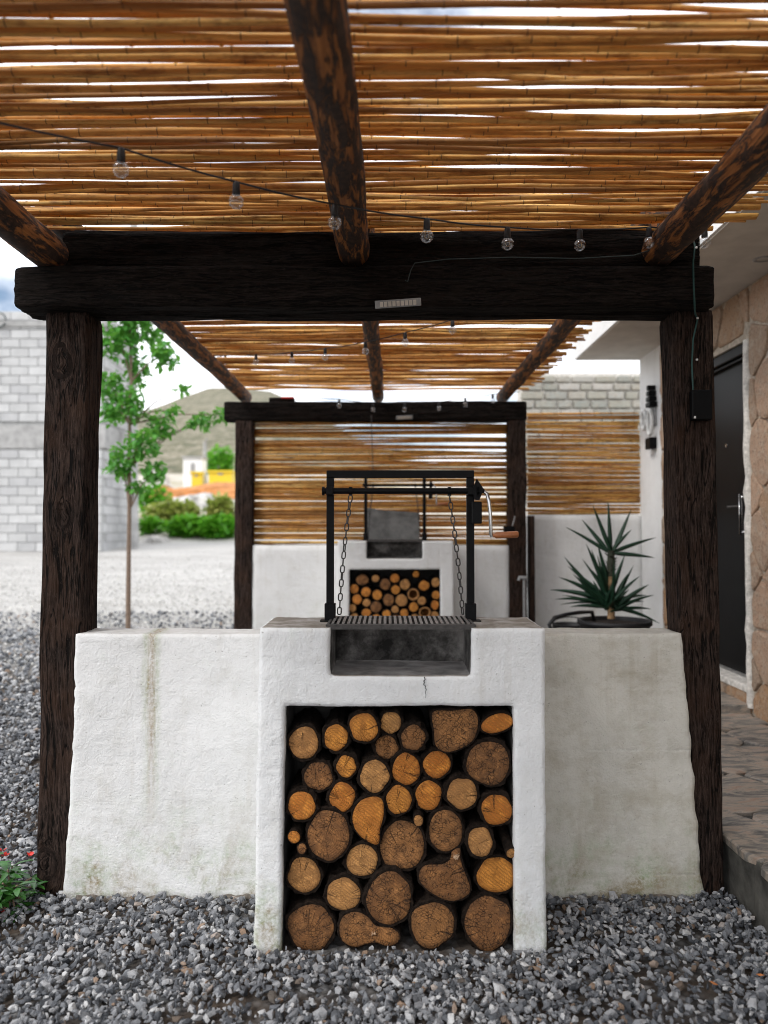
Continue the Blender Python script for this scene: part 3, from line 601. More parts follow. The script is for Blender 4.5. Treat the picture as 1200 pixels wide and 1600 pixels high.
mat_upright('large cane screen between the far posts behind the back barbecue', P(394, 700, 6.24).x, P(796, 700, 6.24).x, 6.24, zb, P(600, 660, 6.24).z, .0178, .014, .010)
mat_upright('smaller cane screen at right on top of the side wall', P(824, 700, 6.46).x, 2.124, 6.46, ZS, P(900, 645, 6.46).z, .0190, .014, .012)
# ------------------------------------------------------------------ firewood
C6 = lambda x, y: (400+x/2.609, 940+y/2.609)
def outline_ellipse(rx, ry, seed, n=30, rough=.05):
    return [Vector((rx*math.cos(a)*(1+rough*nz(math.cos(a)*1.3+seed, math.sin(a)*1.3, 0)+.02*nz(math.cos(a)*5, math.sin(a)*5, seed)), 0, ry*math.sin(a)*(1+rough*nz(math.cos(a)*1.3+seed, math.sin(a)*1.3, 0)+.02*nz(math.cos(a)*5, math.sin(a)*5, seed)))) for a in [2*math.pi*k/n for k in range(n)]]
def outline_poly(pts, sub=4):
    out = []; n = len(pts)
    for i in range(n):
        p0, p1, p2, p3 = (Vector(pts[(i+j-1) % n]) for j in range(4))
        for k in range(sub):
            u = k/sub; out.append(.5*((2*p1)+(p2-p0)*u+(2*p0-5*p1+4*p2-p3)*u*u+(3*p1-p0-3*p2+p3)*u**3))
    return out
def log_thing(label, c, out, mat, length, bark, seed, group, name='firewood_log', hollow=False, tilt=(0, 0)):
    t = thing(name, label, 'log', c, group, (tilt[0], 0, tilt[1])); n = len(out)
    area = sum(out[i].x*out[(i+1) % n].z-out[(i+1) % n].x*out[i].z for i in range(n))
    if area < 0: out = out[::-1]
    m = MB(); cen = sum(out, Vector())/n; rings = [1., .94, .84, .66, .42, .2]; vs = []
    if hollow: rings = [1., .9, .8, .72]
    for j, r in enumerate(rings):
        for i, p in enumerate(out):
            q = cen+(p-cen)*r; vs.append((q.x, -.0018-.0035*(1-r)*(.5+nz(q.x*50, q.z*50, seed))+(.0016 if j == 0 else 0), q.z))
    fs = [(j*n+i, j*n+(i+1) % n, (j+1)*n+(i+1) % n, (j+1)*n+i) for j in range(len(rings)-1) for i in range(n)]
    if hollow:
        b = (len(rings)-1)*n; vs += [(v[0], length*.8, v[2]) for v in vs[b:b+n]]; fs += [(b+i, b+(i+1) % n, b+n+(i+1) % n, b+n+i) for i in range(n)]+[tuple(range(b+n, b+2*n))]
    else: fs.append(tuple(range((len(rings)-1)*n, len(rings)*n)))
    m.add(vs, fs, 0, True); ce = m.build('cut_end', mat, t, local=True); at_ = ce.data.attributes.new('rim', 'FLOAT', 'POINT'); at_.data.foreach_set('value', [rings[min(i//n, len(rings)-1)] for i in range(len(vs))])
    m = MB(); vs = []; ys = [.0015, 0.001, .006, .03]+[length*k/5 for k in range(1, 6)]
    for j, y in enumerate(ys):
        for i, p in enumerate(out):
            d = (p-cen).normalized(); b = 0 if j == 0 else bark*(1+.8*nz(p.x*60+seed, p.z*60, y*18)+.6*nz(p.x*160, p.z*160, y*40+seed)); b *= .75 if j == 1 else 1
            q = p*.998+d*b; vs.append((q.x, y-(.002*nz(p.x*90, p.z*90, seed) if j == 1 else 0), q.z))
    m.add(vs, [(j*n+i, (j+1)*n+i, (j+1)*n+(i+1) % n, j*n+(i+1) % n) for j in range(len(ys)-1) for i in range(n)], 0, False)
    b = (len(ys)-1)*n; m.add(vs[b:], [tuple(range(n))]); m.build('bark', M_bark, t, local=True)
    return t
O, Tn, G = M_cutO, M_cutT, M_cutG
YF = 2.392
LOGS = [
 (197,577,60,62,Tn,'tan log end with a dark star crack, uppermost against the left side of the niche'),
 (327,555,47,53,O,'orange oval log end, second from left in the top row of the near woodpile'),
 (439,513,56,58,O,'round orange log end touching the top shadow, third from left in the near woodpile'),
 (550,492,42,44,Tn,'small pale log end highest in the middle of the near woodpile'),
 (533,593,46,47,G,'small dull brown log end tucked under the highest pale log'),
 (641,555,50,50,G,'greyish log end with star crack, left of the large chopped stump'),
 (948,658,90,88,G,'large cracked grey log at the upper right of the near woodpile'),
 (255,712,56,57,G,'dull brown log end with a grey smear, second row at left'),
 (368,672,41,43,O,'small bright orange log end with clear rings, second row'),
 (483,710,57,66,Tn,'pale oval log end with short central cracks, second row middle'),
 (612,684,54,65,O,'tall orange oval log end with one small dark pith, centre of second row'),
 (738,664,56,54,O,'orange brown log with diagonal saw marks below the chopped stump'),
 (840,782,60,63,Tn,'tan log end with fine star crack, left above the bright orange log at right'),
 (187,832,56,57,O,'orange log end with forked crack, third row against the left side'),
 (354,795,50,60,O,'tilted oval log with slanting saw marks, third row second from left'),
 (581,808,52,57,O,'orange log with slanting saw lines, right of the teardrop shaped log'),
 (703,790,52,60,O,'smooth orange oval log with long straight crack, third row middle'),
 (980,848,62,62,O,'bright orange sawn log against the right side below the large grey log'),
 (293,950,85,98,G,'large brown weathered log with dark centre, left of the teardrop shaped log'),
 (155,960,25,25,O,'tiny reddish branch end against the left side of the near niche'),
 (187,1007,18,22,G,'tiny grey branch end just below the reddish branch end'),
 (662,893,19,23,Tn,'tiny tan branch end in the middle of the near woodpile'),
 (595,993,88,98,G,'large cracked log in the centre of the near woodpile'),
 (773,935,68,82,G,'oval weathered log, above the chopped log with a knobby stub'),
 (913,978,50,58,Tn,'split tan log with a pale torn upper edge at right of the near woodpile'),
 (432,1055,62,65,Tn,'pale log with slanted grain, directly below the teardrop shaped log'),
 (195,1115,65,70,Tn,'pale tan log with long curved crack, second from bottom at left side'),
 (980,1115,77,73,O,'orange log with star crack, second from bottom at right side'),
 (357,1193,67,65,Tn,'pale log with a dark gash, above the figure eight shaped log'),
 (542,1210,92,105,G,'very large weathered log, above and right of the figure eight shaped log'),
 (222,1327,90,92,G,'large dark log on the gravel in the bottom left corner of the niche'),
 (718,1318,88,92,G,'large ringed log on the gravel, right of the figure eight shaped log'),
 (945,1312,95,105,G,'largest ringed log on the gravel at bottom right of the niche'),
]
for i, (x, y, rx, ry, m_, lb) in enumerate(LOGS):
    yy = YF+rnd.uniform(-.012, .016) if rx > 30 else YF-.022; a = P(*C6(x, y), yy); s = F/yy*1.0; k = 1/2.609/s
    log_thing(lb, a, outline_ellipse(rx*k*1.0, ry*k*1.0, i*3.7, 34 if rx > 30 else 18, .13), m_, .24, .0100 if rx > 30 else .003, i*1.9, 'logs stacked in the near barbecue niche', tilt=(rnd.uniform(-.05, .05), rnd.uniform(-.05, .05)))
POLY = [
 ([(722,450),(800,445),(880,440),(905,490),(880,570),(790,612),(735,590),(725,520)],G,'large chopped stump with pale torn fibres at the top right of the near woodpile'),
 ([(920,500),(950,470),(1000,455),(1040,470),(1045,500),(1010,525),(960,537),(925,525)],O,'small lying orange log shaped like a bean in the top right corner'),
 ([(480,795),(515,810),(520,870),(505,930),(500,985),(470,985),(420,950),(395,900),(400,850),(430,810)],O,'large orange teardrop shaped log in the middle left of the near woodpile'),
 ([(665,1110),(690,1075),(760,1070),(795,1045),(798,1020),(830,1005),(833,1050),(850,1100),(873,1170),(850,1205),(790,1220),(720,1190),(675,1150)],G,'chopped brown log with a knobby torn stub pointing up'),
 ([(340,1335),(355,1285),(405,1264),(455,1285),(490,1322),(540,1326),(580,1350),(580,1385),(540,1405),(490,1390),(450,1395),(405,1408),(355,1385)],G,'figure eight shaped brown log lying on the gravel'),
]
for i, (pl, m_, lb) in enumerate(POLY):
    yy = YF-.004; pts = [P(*C6(*p), yy) for p in pl]; cx = sum((p for p in pts), Vector())/len(pts); cx.y = yy
    log_thing(lb, cx, outline_poly([Vector((p.x-cx.x, 0, p.z-cx.z)) for p in pts]), m_, .24, .007, 60+i, 'logs stacked in the near barbecue niche')
def torn(parent_name_label, x, y, n_, hgt, spread, m_):
    t = [o for o in bpy.data.objects if o.get('label') == parent_name_label][0]; m = MB(); c = P(*C6(x, y), YF-.008)-t.location
    for k in range(n_):
        a_ = c+Vector((rnd.uniform(-1, 1)*spread, rnd.uniform(-.004, .004), rnd.uniform(-.4, .4)*spread)); b_ = a_+Vector((rnd.uniform(-.3, .5)*hgt, -rnd.uniform(.0, .006), hgt*rnd.uniform(.4, 1.))); e_ = Vector((.0016, 0, 0))
        m.add([a_-e_, a_+e_, b_, a_+Vector((0, -.003, 0))], [(0, 3, 2), (3, 1, 2), (1, 0, 2)])
    m.build('torn_fibre', m_, t, local=True)
M_torn = plain('pale_torn_fibre', (.62,.45,.30), .8, 0, .3, 60)
torn(POLY[3][2], 815, 1045, 26, .016, .007, M_torn); torn(POLY[4][2], 480, 1355, 16, .012, .006, M_torn)
a = P(*C6(1040, 1026), YF-.02); log_thing('thin angled branch poking out against the right side of the near niche', a, outline_ellipse(.0145, .0165, 8, 16), Tn, .22, .002, 5, 'logs stacked in the near barbecue niche', tilt=(.28, .1))
# far pile
C7 = lambda x, y: (490+x/4.8, 860+y/4.8)
FAR = [(365,220,48,40,G),(465,210,28,28,Tn),(537,255,40,42,G),(610,208,35,34,O),(685,255,39,40,Tn),(768,178,25,25,O),(828,265,40,38,O),(915,240,32,36,Tn),
 (305,288,34,34,O),(393,312,36,37,O),(477,335,36,38,O),(615,295,33,34,O),(747,330,44,46,'H'),(918,335,31,32,O),
 (325,368,36,38,O),(398,393,30,30,Tn),(563,372,41,45,G),(660,375,44,46,Tn),(812,378,32,32,Tn),(910,410,30,36,O),
 (290,433,30,31,Tn),(468,425,42,42,G),(612,442,28,28,Tn),(750,425,34,37,O),
 (397,468,35,32,O),(548,478,32,32,O),(680,472,32,34,O),(835,468,45,46,'H'),(305,500,32,30,Tn),(905,490,34,34,Tn),(470,512,34,34,O),(760,505,30,30,Tn),(618,518,36,36,G)]
ORD = ['first','second','third','fourth','fifth','sixth','seventh','eighth','ninth']
for ri, (a_, b_) in enumerate(((0, 8), (8, 14), (14, 20), (20, 24), (24, 33))):
    row = sorted(FAR[a_:b_])
    for j, (x, y, rx, ry, m_) in enumerate(row):
        yy = Y2+.03+rnd.uniform(-.008, .012); c = P(*C7(x, y), yy); k = yy/F/4.8; hol = m_ == 'H'
        nm = 'hollow pale ring' if hol else {id(O): 'orange', id(Tn): 'tan', id(G): 'dull brown'}[id(m_)]
        rw = ['top', 'second', 'third', 'fourth', 'lowest visible'][ri]
        log_thing(f'{nm} log end, {ORD[j]} from left in {rw} row of the far woodpile', c, outline_ellipse(rx*k, ry*k, x*.13, 20, .08), Tn if hol else m_, .24, .006, x*.1, 'logs stacked in the far barbecue niche', hollow=hol)
# hidden bottom layer that carries the far pile
for j in range(5):
    r = .068; log_thing(f'big brown log, {ORD[j]} from left in the upper layer under the far visible woodpile', Vector((-.218+j*.138, Y2+.03, z2+r+.19-.0*j)), outline_ellipse(.064, .066, j, 18, .06), G, .24, .005, j, 'hidden logs under the far woodpile')
    log_thing(f'big brown log, {ORD[j]} from left on the ground under the far woodpile', Vector((-.218+j*.138, Y2+.03, z2+r)), outline_ellipse(.064, .064, j+9, 18, .06), G, .24, .005, j, 'hidden logs under the far woodpile')
# ------------------------------------------------------------------ iron grills
def link_mesh():
    m = MB(); a, b, w = .011, .0062, .0022; path = []
    for k in range(7): q = -math.pi/2+math.pi*k/6; path.append(Vector((a-.002+b*math.cos(q)-.003, b*math.sin(q), 0)))
    for k in range(7): q = math.pi/2+math.pi*k/6; path.append(Vector((-a+.005+b*math.cos(q), b*math.sin(q), 0)))
    n = 6; vs = []; N = len(path)
    for i, p in enumerate(path):
        t = (path[(i+1) % N]-path[i-1]).normalized(); s_ = Vector((0,0,1)).cross(t)
        for k in range(n): q = 2*math.pi*k/n; vs.append(p+s_*w*math.cos(q)+Vector((0,0,1))*w*math.sin(q))
    m.add(vs, [(i*n+k, ((i+1) % N)*n+k, ((i+1) % N)*n+(k+1) % n, i*n+(k+1) % n) for i in range(N) for k in range(n)], 0, True)
    me = bpy.data.meshes.new('link'); me.from_pydata(m.v, [], m.f); me.materials.append(M_rust); me.polygons.foreach_set('use_smooth', m.s); return me
LM = link_mesh(); PITCH_L = .0225
def chain(parent, A, B, sag=0.0, scale=1.0):
    A, B = Vector(A), Vector(B); base = org[parent.name]
    o = MB().tube([A+Vector((0,0,.004)), A-Vector((0,0,.003))], .006, 8).build('chain', M_rust, parent)
    d = B-A; L = d.length; n = int(L/(PITCH_L*scale)); 
    for i in range(n):
        u = (i+.5)/n; p = A+d*u+Vector((sag*math.sin(u*math.pi), 0, 0)); tan = (d+Vector((sag*math.pi*math.cos(u*math.pi), 0, 0))).normalized()
        q = tan.to_track_quat('X', 'Z').to_matrix() @ Matrix.Rotation((math.pi/2 if i % 2 else 0)+rnd.uniform(-.25, .25)+.5, 3, 'X')
        l = link('link', LM, o, None, p-base, q.to_euler()); l.scale = (scale,)*3
    return o
def grill(label, Yp, yf, yb, ztop, xl, xr, zbar, zroll, roll_x, chl, chr_, gx0, gx1, zg, w, nbar):
    t = thing('iron_grill', label, 'grill', ((xl+xr)/2, Yp, ztop))
    for x in (xl, xr):
        p = MB().box(x-w/2, x+w/2, Yp-w/2, Yp+w/2, ztop+.001, zbar-w/2-.001, bev=.0015).build('post', M_iron, t)
        MB().box(x-w*.72, x+w*.72, Yp-w*.72, Yp+w*.72, ztop, ztop+.058, bev=.002).build('sleeve', M_iron, p)
        MB().box(x-w*1.3, x+w*1.3, Yp-w*1.1, Yp+w*1.1, ztop-.002, ztop+.004, bev=.001).build('foot_plate', M_iron, p)
    MB().box(xl-w/2, xr+w/2, Yp-w/2, Yp+w/2, zbar-w/2, zbar+w/2, bev=.0015).build('top_bar', M_iron, t)
    yr = Yp-w*.5-.010
    ro = MB().tube([(roll_x[0], yr, zroll), (roll_x[1], yr, zroll)], .0098, 12).build('roller', M_iron, t)
    for x in (xl, xr): MB().box(x-.012, x+.012, yr-.013, yr+.012, zroll-.014, zroll+.014, bev=.003).build('bearing', M_iron, ro)
    for x in (chl[0].x, chr_[0].x): MB().tube([(x-.005, yr, zroll), (x+.005, yr, zroll)], .0135, 12).build('collar', M_iron, ro)
    MB().tube([(roll_x[0]-.002, yr, zroll), (roll_x[0]+.006, yr, zroll)], .0145, 12).build('end_cap', M_iron, ro)
    chain(t, (chl[0].x, yr, zroll-.014), (chl[1].x, chl[1].y, chl[1].z), -.004, 1.0); chain(t, (chr_[0].x, yr, zroll-.014), (chr_[1].x, chr_[1].y, chr_[1].z), .004, 1.0)
    gr = MB()
    gr.box(gx0-.012, gx1+.012, yf-.006, yf+.010, zg-.014, zg+.001); gr.box(gx0, gx1, yb-.008, yb, zg-.006, zg+.004); gr.box(gx0-.010, gx0-.002, yf, yb, zg-.012, zg+.002); gr.box(gx1+.002, gx1+.010, yf, yb, zg-.012, zg+.002)
    go = gr.build('grate', M_rust, t)
    for i in range(nbar):
        x = gx0+(gx1-gx0)*(i+.5)/nbar; wd = (gx1-gx0)/nbar*.27
        m = MB(); m.add([(x-wd, yf+.009, zg+.003), (x+wd, yf+.009, zg+.003), (x+wd, yb-.007, zg+.006), (x-wd, yb-.007, zg+.006), (x, yf+.009, zg-.005), (x, yb-.007, zg-.003)], [(0,1,2,3),(0,3,5,4),(1,4,5,2),(0,4,1),(3,2,5)]); m.build('bar', M_bar, go)
    # ratchet, counterweight and crank on the right
    xk = roll_x[1]; ra = MB()
    def plate(pts, x0, x1, mb):
        n = len(pts); mb.add([(x0, y, z) for y, z in pts]+[(x1, y, z) for y, z in pts], [tuple(range(n)), tuple(range(2*n-1, n-1, -1))]+[(i, n+i, n+(i+1) % n, (i+1) % n) for i in range(n)])
    teeth = []
    for k in range(12):
        q = 2*math.pi*k/12; teeth += [(yr+.022*math.cos(q), zroll+.022*math.sin(q)), (yr+.030*math.cos(q+.1), zroll+.030*math.sin(q+.1))]
    plate(teeth, xk+.004, xk+.011, ra); ra.tube([(xk-.004, yr, zroll), (xk+.03, yr, zroll)], .008, 10); ra.build('ratchet_wheel', M_iron, t)
    m = MB(); m.add([(xk+.004, yr-.004, zroll+.040), (xk-.010, yr-.008, zroll+.006), (xk-.004, yr-.010, zroll-.030), (xk+.012, yr-.010, zroll-.030), (xk+.026, yr-.008, zroll+.006)]+[(xk+.004, yr-.012, zroll+.040), (xk-.010, yr-.016, zroll+.006), (xk-.004, yr-.018, zroll-.030), (xk+.012, yr-.018, zroll-.030), (xk+.026, yr-.016, zroll+.006)],
        [(0,1,2,3,4),(9,8,7,6,5),(0,5,6,1),(1,6,7,2),(2,7,8,3),(3,8,9,4),(4,9,5,0)]); pw = m.build('pawl', M_iron, t)
    m = MB().box(xk-.013, xk+.019, yr-.024, yr-.010, zroll-.108, zroll-.036, bev=.003); w_ = m.build('counterweight', M_iron, pw)
    cr = MB().tube([(xk+.012, yr, zroll), (xk+.026, yr, zroll), (xk+.038, yr-.004, zroll-.010), (xk+.044, yr-.008, zroll-.034), (xk+.048, yr-.010, zroll-.075), (xk+.050, yr-.010, zroll-.142), (xk+.053, yr-.010, zroll-.152)], [.006,.006,.006,.006,.006,.006,.005], 10).build('crank_arm', M_chrome, t)
    MB().tube([(xk+.056, yr-.010, zroll-.146), (xk+.062, yr-.010, zroll-.146), (xk+.066, yr-.010, zroll-.146), (xk+.135, yr-.010, zroll-.143), (xk+.139, yr-.010, zroll-.143)], [.006,.006,.0105,.0115,.009], 12).build('crank_handle', M_handle, cr)
    return t
Yp = 2.55
grill('black hand cranked grill frame with two chains on the foreground barbecue', Yp, 2.392, 2.60, ZT, P(516, 900, Yp).x, P(735, 900, Yp).x, P(600, 741, Yp).z, P(600, 767, Yp-.03).z, (P(504, 767, Yp-.03).x, P(743, 767, Yp-.03).x),
  (P(548, 773, Yp-.02), P(530, 960, 2.565)), (P(702, 773, Yp-.02), P(723, 960, 2.565)), FX[0]-.004, FX[1]+.004, ZT+.006, P(521.5, 900, Yp).x-P(510, 900, Yp).x, 27)
Yq = 6.0; ZT2 = P(600, 845, Y2).z
grill('distant black grill frame with small crank on the far barbecue', Yq, 5.86, 6.08, ZT2, P(571.5, 800, Yq).x, P(663, 800, Yq).x, P(600, 741, Yq).z, P(600, 758, Yq-.03).z, (P(567, 757, Yq-.03).x, P(672, 757, Yq-.03).x),
  (P(583, 760, Yq-.02), P(575, 843, 6.03)), (P(649, 760, Yq-.02), P(657, 843, 6.03)), P(574, 873, Y2).x, P(659, 873, Y2).x, ZT2+.006, .026, 25)
# cement slab behind the far grate
m = MB(); xs0, xs1 = P(574, 820, 6.11).x, P(655, 820, 6.11).x; tp = [(xs0+(xs1-xs0)*k/10, P(600, 795+6*k/10, 6.11).z+.006*nz(k*.9, 2, 2)+(.008 if k in (0, 1) else 0)) for k in range(11)]
pts = tp+[(xs1, ZT2-.005), (xs0, ZT2-.005)]; n = len(pts)
m.add([(x, 6.11, z) for x, z in pts]+[(x, 6.145, z) for x, z in pts], [tuple(range(n-1, -1, -1)), tuple(range(n, 2*n))]+[(i, (i+1) % n, n+(i+1) % n, n+i) for i in range(n)])
tag(m.build('fire_back', M_slab, None, recalc=True), 'rough grey cement slab standing behind the distant grate', 'slab')
ht = thing('hanging_chain', 'thin dark chain hanging from the far beam to the distant grill', 'chain', P(580, 655, 6.10)); chain(ht, P(580, 650, 6.10), P(583, 742, 6.02), 0, .8)
# ------------------------------------------------------------------ string lights
def string(label, bulbs, ends, lean=0.0):
    b0 = Vector(bulbs[0]); t = thing('string_lights', label, 'string lights', b0); tops = [Vector(b)+Vector((0, 0, .052)) for b in bulbs]; pts = []
    full = [Vector(ends[0])]+tops+[Vector(ends[1])]
    for a, b in zip(full, full[1:]):
        for k in range(8): u = k/8; pts.append(a+(b-a)*u-Vector((0, 0, .012*(b-a).length*math.sin(math.pi*u))))
    MB().tube(pts+[full[-1]], .0026, 6).build('cord', M_sock, t)
    for b in bulbs:
        b = Vector(b); s_ = MB().lathe([(0, .052), (.007, .052), (.0095, .046), (.0105, .020), (.0098, .018), (0, .018)], b, 12).build('light_bulb', M_sock, t)
        prof = [(.0088, .019)]+[(.0195*math.sin(q), .0195*math.cos(q)) for q in [.46+(math.pi-.46)*k/10 for k in range(11)]]
        MB().lathe(prof, b, 18).build('glass', M_glass, s_)
        f = MB(); f.tube([b+Vector((-.004, 0, .018)), b+Vector((-.006, 0, -.002)), b+Vector((-.002, 0, -.008)), b+Vector((.002, 0, -.008)), b+Vector((.006, 0, -.002)), b+Vector((.004, 0, .018))], .0007, 4); f.build('filament', M_filament, s_)
    return t
string('string of clear globe bulbs sweeping across under the near cane roof', [P(-75, 210, 1.66), P(189, 265, 1.80), P(369, 315, 1.98), P(523, 348, 2.13), P(667, 369, 2.25), P(793, 381, 2.38), P(906, 383, 2.5), P(1014, 379, 2.57), P(1101, 379, 2.60)], (P(-400, 90, 1.45), P(1113, 345, 2.66)))
string('string of small globe bulbs sagging under the far cane roof', [P(783, 494, 3.55), P(707, 516, 3.75), P(633, 535, 3.95), P(571, 549, 4.15), P(508, 558, 4.45), P(456, 563, 4.75), P(400, 566, 5.1), P(352, 566, 5.4)], (P(880, 462, 3.2), P(330, 560, 5.6)))
string('string of bulbs strung along the face of the far beam', [P(530, 634, 6.08), P(583, 640, 6.08), P(632, 640, 6.08), P(686, 638, 6.08), P(727, 632, 6.08), P(770, 626, 6.08)], (P(470, 619, 6.10), P(812, 612, 6.10)))
# ------------------------------------------------------------------ fittings on the timbers
def floodlight(label, a, b, Y, h, th):
    A, B = P(*a, Y), P(*b, Y); c = (A+B)/2; t = thing('floodlight', label, 'floodlight', c, None, (0.35, math.atan2(A.z-B.z, B.x-A.x), 0)); w = (B-A).length
    MB().box(-w/2, w/2, 0, th, -h/2, h/2, bev=.002).build('housing', M_grey, t, local=True)
    MB().box(-.01, .01, th, th+.03, -.006, .006).build('bracket', M_iron, t, local=True)
    n = 9; 
    for i in range(n):
        x = -w*.36+w*.72*i/(n-1); MB().box(x-w*.034, x+w*.034, -.004, -.0005, -h*.32, h*.32, bev=.001).build('led_cell', M_led, t, local=True)
    return t
floodlight('slim grey floodlight with a row of cells under the lower front beam', (586, 476.5), (658, 471.5), 2.612, .026, .012)
floodlight('small white floodlight under the far beam', (619, 653), (645, 652), 6.13, .03, .012)
t = thing('electric_cable', 'green cable pinned down the right front post with white clips', 'cable', P(1085, 480, 2.62))
MB().tube([P(1083, 375, 2.66), P(1086, 385, 2.622), P(1083, 410, 2.62), P(1084, 450, 2.62), P(1086, 488, 2.62), P(1087, 492, 2.682), P(1090, 498, 2.680), P(1083, 530, 2.679), P(1081, 570, 2.679), P(1083, 612, 2.679)], .0032, 7).build('sheath', M_cable, t)
for (x, y, Y) in ((1088, 387, 2.617), (1090, 497, 2.676), (1089, 562, 2.676)):
    p = P(x, y, Y); MB().lathe([(0, -.004), (.004, -.003), (.0045, 0), (.004, .003), (0, .004)], p, 8).build('clip', M_clip, t)
A, B = P(1081, 609, 2.66), P(1113, 656, 2.66); t = thing('junction_box', 'flat black electrical box on the right front post', 'electrical box', (A+B)/2)
MB().box(A.x, B.x, 2.655, 2.685, B.z, A.z, bev=.004).build('cover', M_black, t); MB().box(A.x+.004, A.x+.010, 2.651, 2.655, B.z+.004, B.z+.012).build('latch', M_clip, t)
t = thing('loose_wire', 'thin greenish wire running along the lower front beam', 'wire', P(760, 405, 2.62))
MB().tube([P(633, 438, 2.625), P(637, 440, 2.622), P(642, 422, 2.622), P(648, 411, 2.622), P(700, 405, 2.624), P(800, 402, 2.626), P(900, 404, 2.626), P(990, 399, 2.626), P(1018, 390, 2.64), P(1021, 365, 2.66), P(1030, 348, 2.685), P(1043, 343, 2.69)], .0016, 6).build('strand', M_wire, t)
t = thing('water_pipe', 'grey standpipe with a tap beside the far right post', 'pipe', P(818, 960, 6.1))
b_ = P(819, 903, 6.1); MB().tube([(b_.x, 6.1, ground_h(0, 6.1)), (b_.x, 6.1, b_.z)], .011, 8).build('pipe', M_grey, t); MB().tube([(b_.x+.02, 6.1, b_.z), (b_.x-.04, 6.09, b_.z+.004), (b_.x-.045, 6.09, b_.z-.02)], .014, 8).build('tap', M_grey, t)
b_ = P(794, 826, 6.12); t = thing('post_lamp', 'small black lamp fixed on the far right post', 'lamp', b_)
MB().box(b_.x-.035, b_.x+.05, 6.09, 6.158, b_.z-.04, b_.z+.02, bev=.008).build('housing', M_black, t); MB().tube([(b_.x+.03, 6.1, b_.z+.02), (b_.x+.05, 6.1, b_.z+.09), (b_.x+.055, 6.15, b_.z+.10)], .004, 6).build('lead', M_grey, t)
b_ = P(833, 880, 6.25); t = thing('plank', 'dark upright plank leaning against the right side of the far post', 'plank', (b_.x, 6.25, .25))
timber(t, 'board', (b_.x-.012, 6.25, ground_h(0, 6.2)), (b_.x-.02, 6.25, P(600, 806, 6.25).z), .045, .10, M_postZ, 71, .003)
b_ = P(440, 628, 6.2); t = thing('offcut', 'short dark offcut with a red rim lying on the far beam', 'offcut', (b_.x, 6.23, BBZ[1]))
timber(t, 'block', (b_.x-.10, 6.23, BBZ[1]+.02), (b_.x+.10, 6.23, BBZ[1]+.02), .09, .034, M_beamX, 77, .003); MB().box(b_.x+.0, b_.x+.10, 6.176, 6.182, BBZ[1]+.026, BBZ[1]+.040).build('red_rim', M_petal, t)
# ------------------------------------------------------------------ house at the right
XW = 2.13; ZSO = 2.728; DY0, DY1, DZ0, DZ1 = 4.515, 5.42, .37, 2.415; YE = 6.42; YS = 5.93
house = thing('house', 'white house with ochre stone front and deep cement eave at right', 'house', (XW, 4.5, .22))
def cells(pts, x0, x1, y0, y1):
    out = []
    for i, p in enumerate(pts):
        poly = [Vector((x0, y0)), Vector((x1, y0)), Vector((x1, y1)), Vector((x0, y1))]
        for j, q in enumerate(pts):
            if i == j or (q-p).length > 1.6: continue
            mid = (p+q)/2; nrm = q-p; new = []
            for a, b in zip(poly, poly[1:]+poly[:1]):
                da, db = (a-mid).dot(nrm), (b-mid).dot(nrm)
                if da <= 0: new.append(a)
                if da*db < 0: new.append(a+(b-a)*(da/(da-db)))
            poly = new
            if len(poly) < 3: break
        if len(poly) >= 3: out.append(poly)
    return out
def inset_round(poly, gap, seed, sub=3, wob=.012):
    c = sum(poly, Vector((0, 0)))/len(poly); pts = []; n = len(poly)
    rmin = min((p-c).length for p in poly); pts0 = [c+(p-c)*max(.3, 1-gap/max(.02, (p-c).length*.8)) for p in poly]
    for i in range(n):
        a, b = pts0[i], pts0[(i+1) % n]
        for k in range(1, sub+1):
            u = k/(sub+1); q = a+(b-a)*u; d = (q-c).normalized(); pts.append(q+d*wob*nz(q.x*9+seed, q.y*9, 3))
    return pts, c
def stone_on_wall(parent, poly, seed, depth):
    pts, c = inset_round(poly, .003, seed, 5, .014)
    n = len(pts); m = MB(); vs = [(XW+.004, p.x, p.y) for p in pts]+[(XW-depth*.8, c.x+(p.x-c.x)*.95, c.y+(p.y-c.y)*.95) for p in pts]+[(XW-depth-.012*nz(p.x*12, p.y*12, seed), c.x+(p.x-c.x)*.86, c.y+(p.y-c.y)*.86) for p in pts]+[(XW-depth-.002, c.x, c.y)]
    fs = [(j*n+i, (j+1)*n+i, (j+1)*n+(i+1) % n, j*n+(i+1) % n) for j in range(2) for i in range(n)]+[(2*n+i, 3*n, 2*n+(i+1) % n) for i in range(n)]
    m.add(vs, fs, 0, False); return m.build('stone', M_stone, parent, recalc=False)
w = MB()
w.box(XW, XW+.25, -1.0, DY0, -.1, ZSO); w.box(XW, XW+.25, DY0, DY1, DZ1, ZSO); w.box(XW, XW+.25, DY0, DY1, -.1, DZ0); w.box(XW, XW+.25, DY1, YS, -.1, ZSO)
hw = w.build('wall', M_jtan, house)
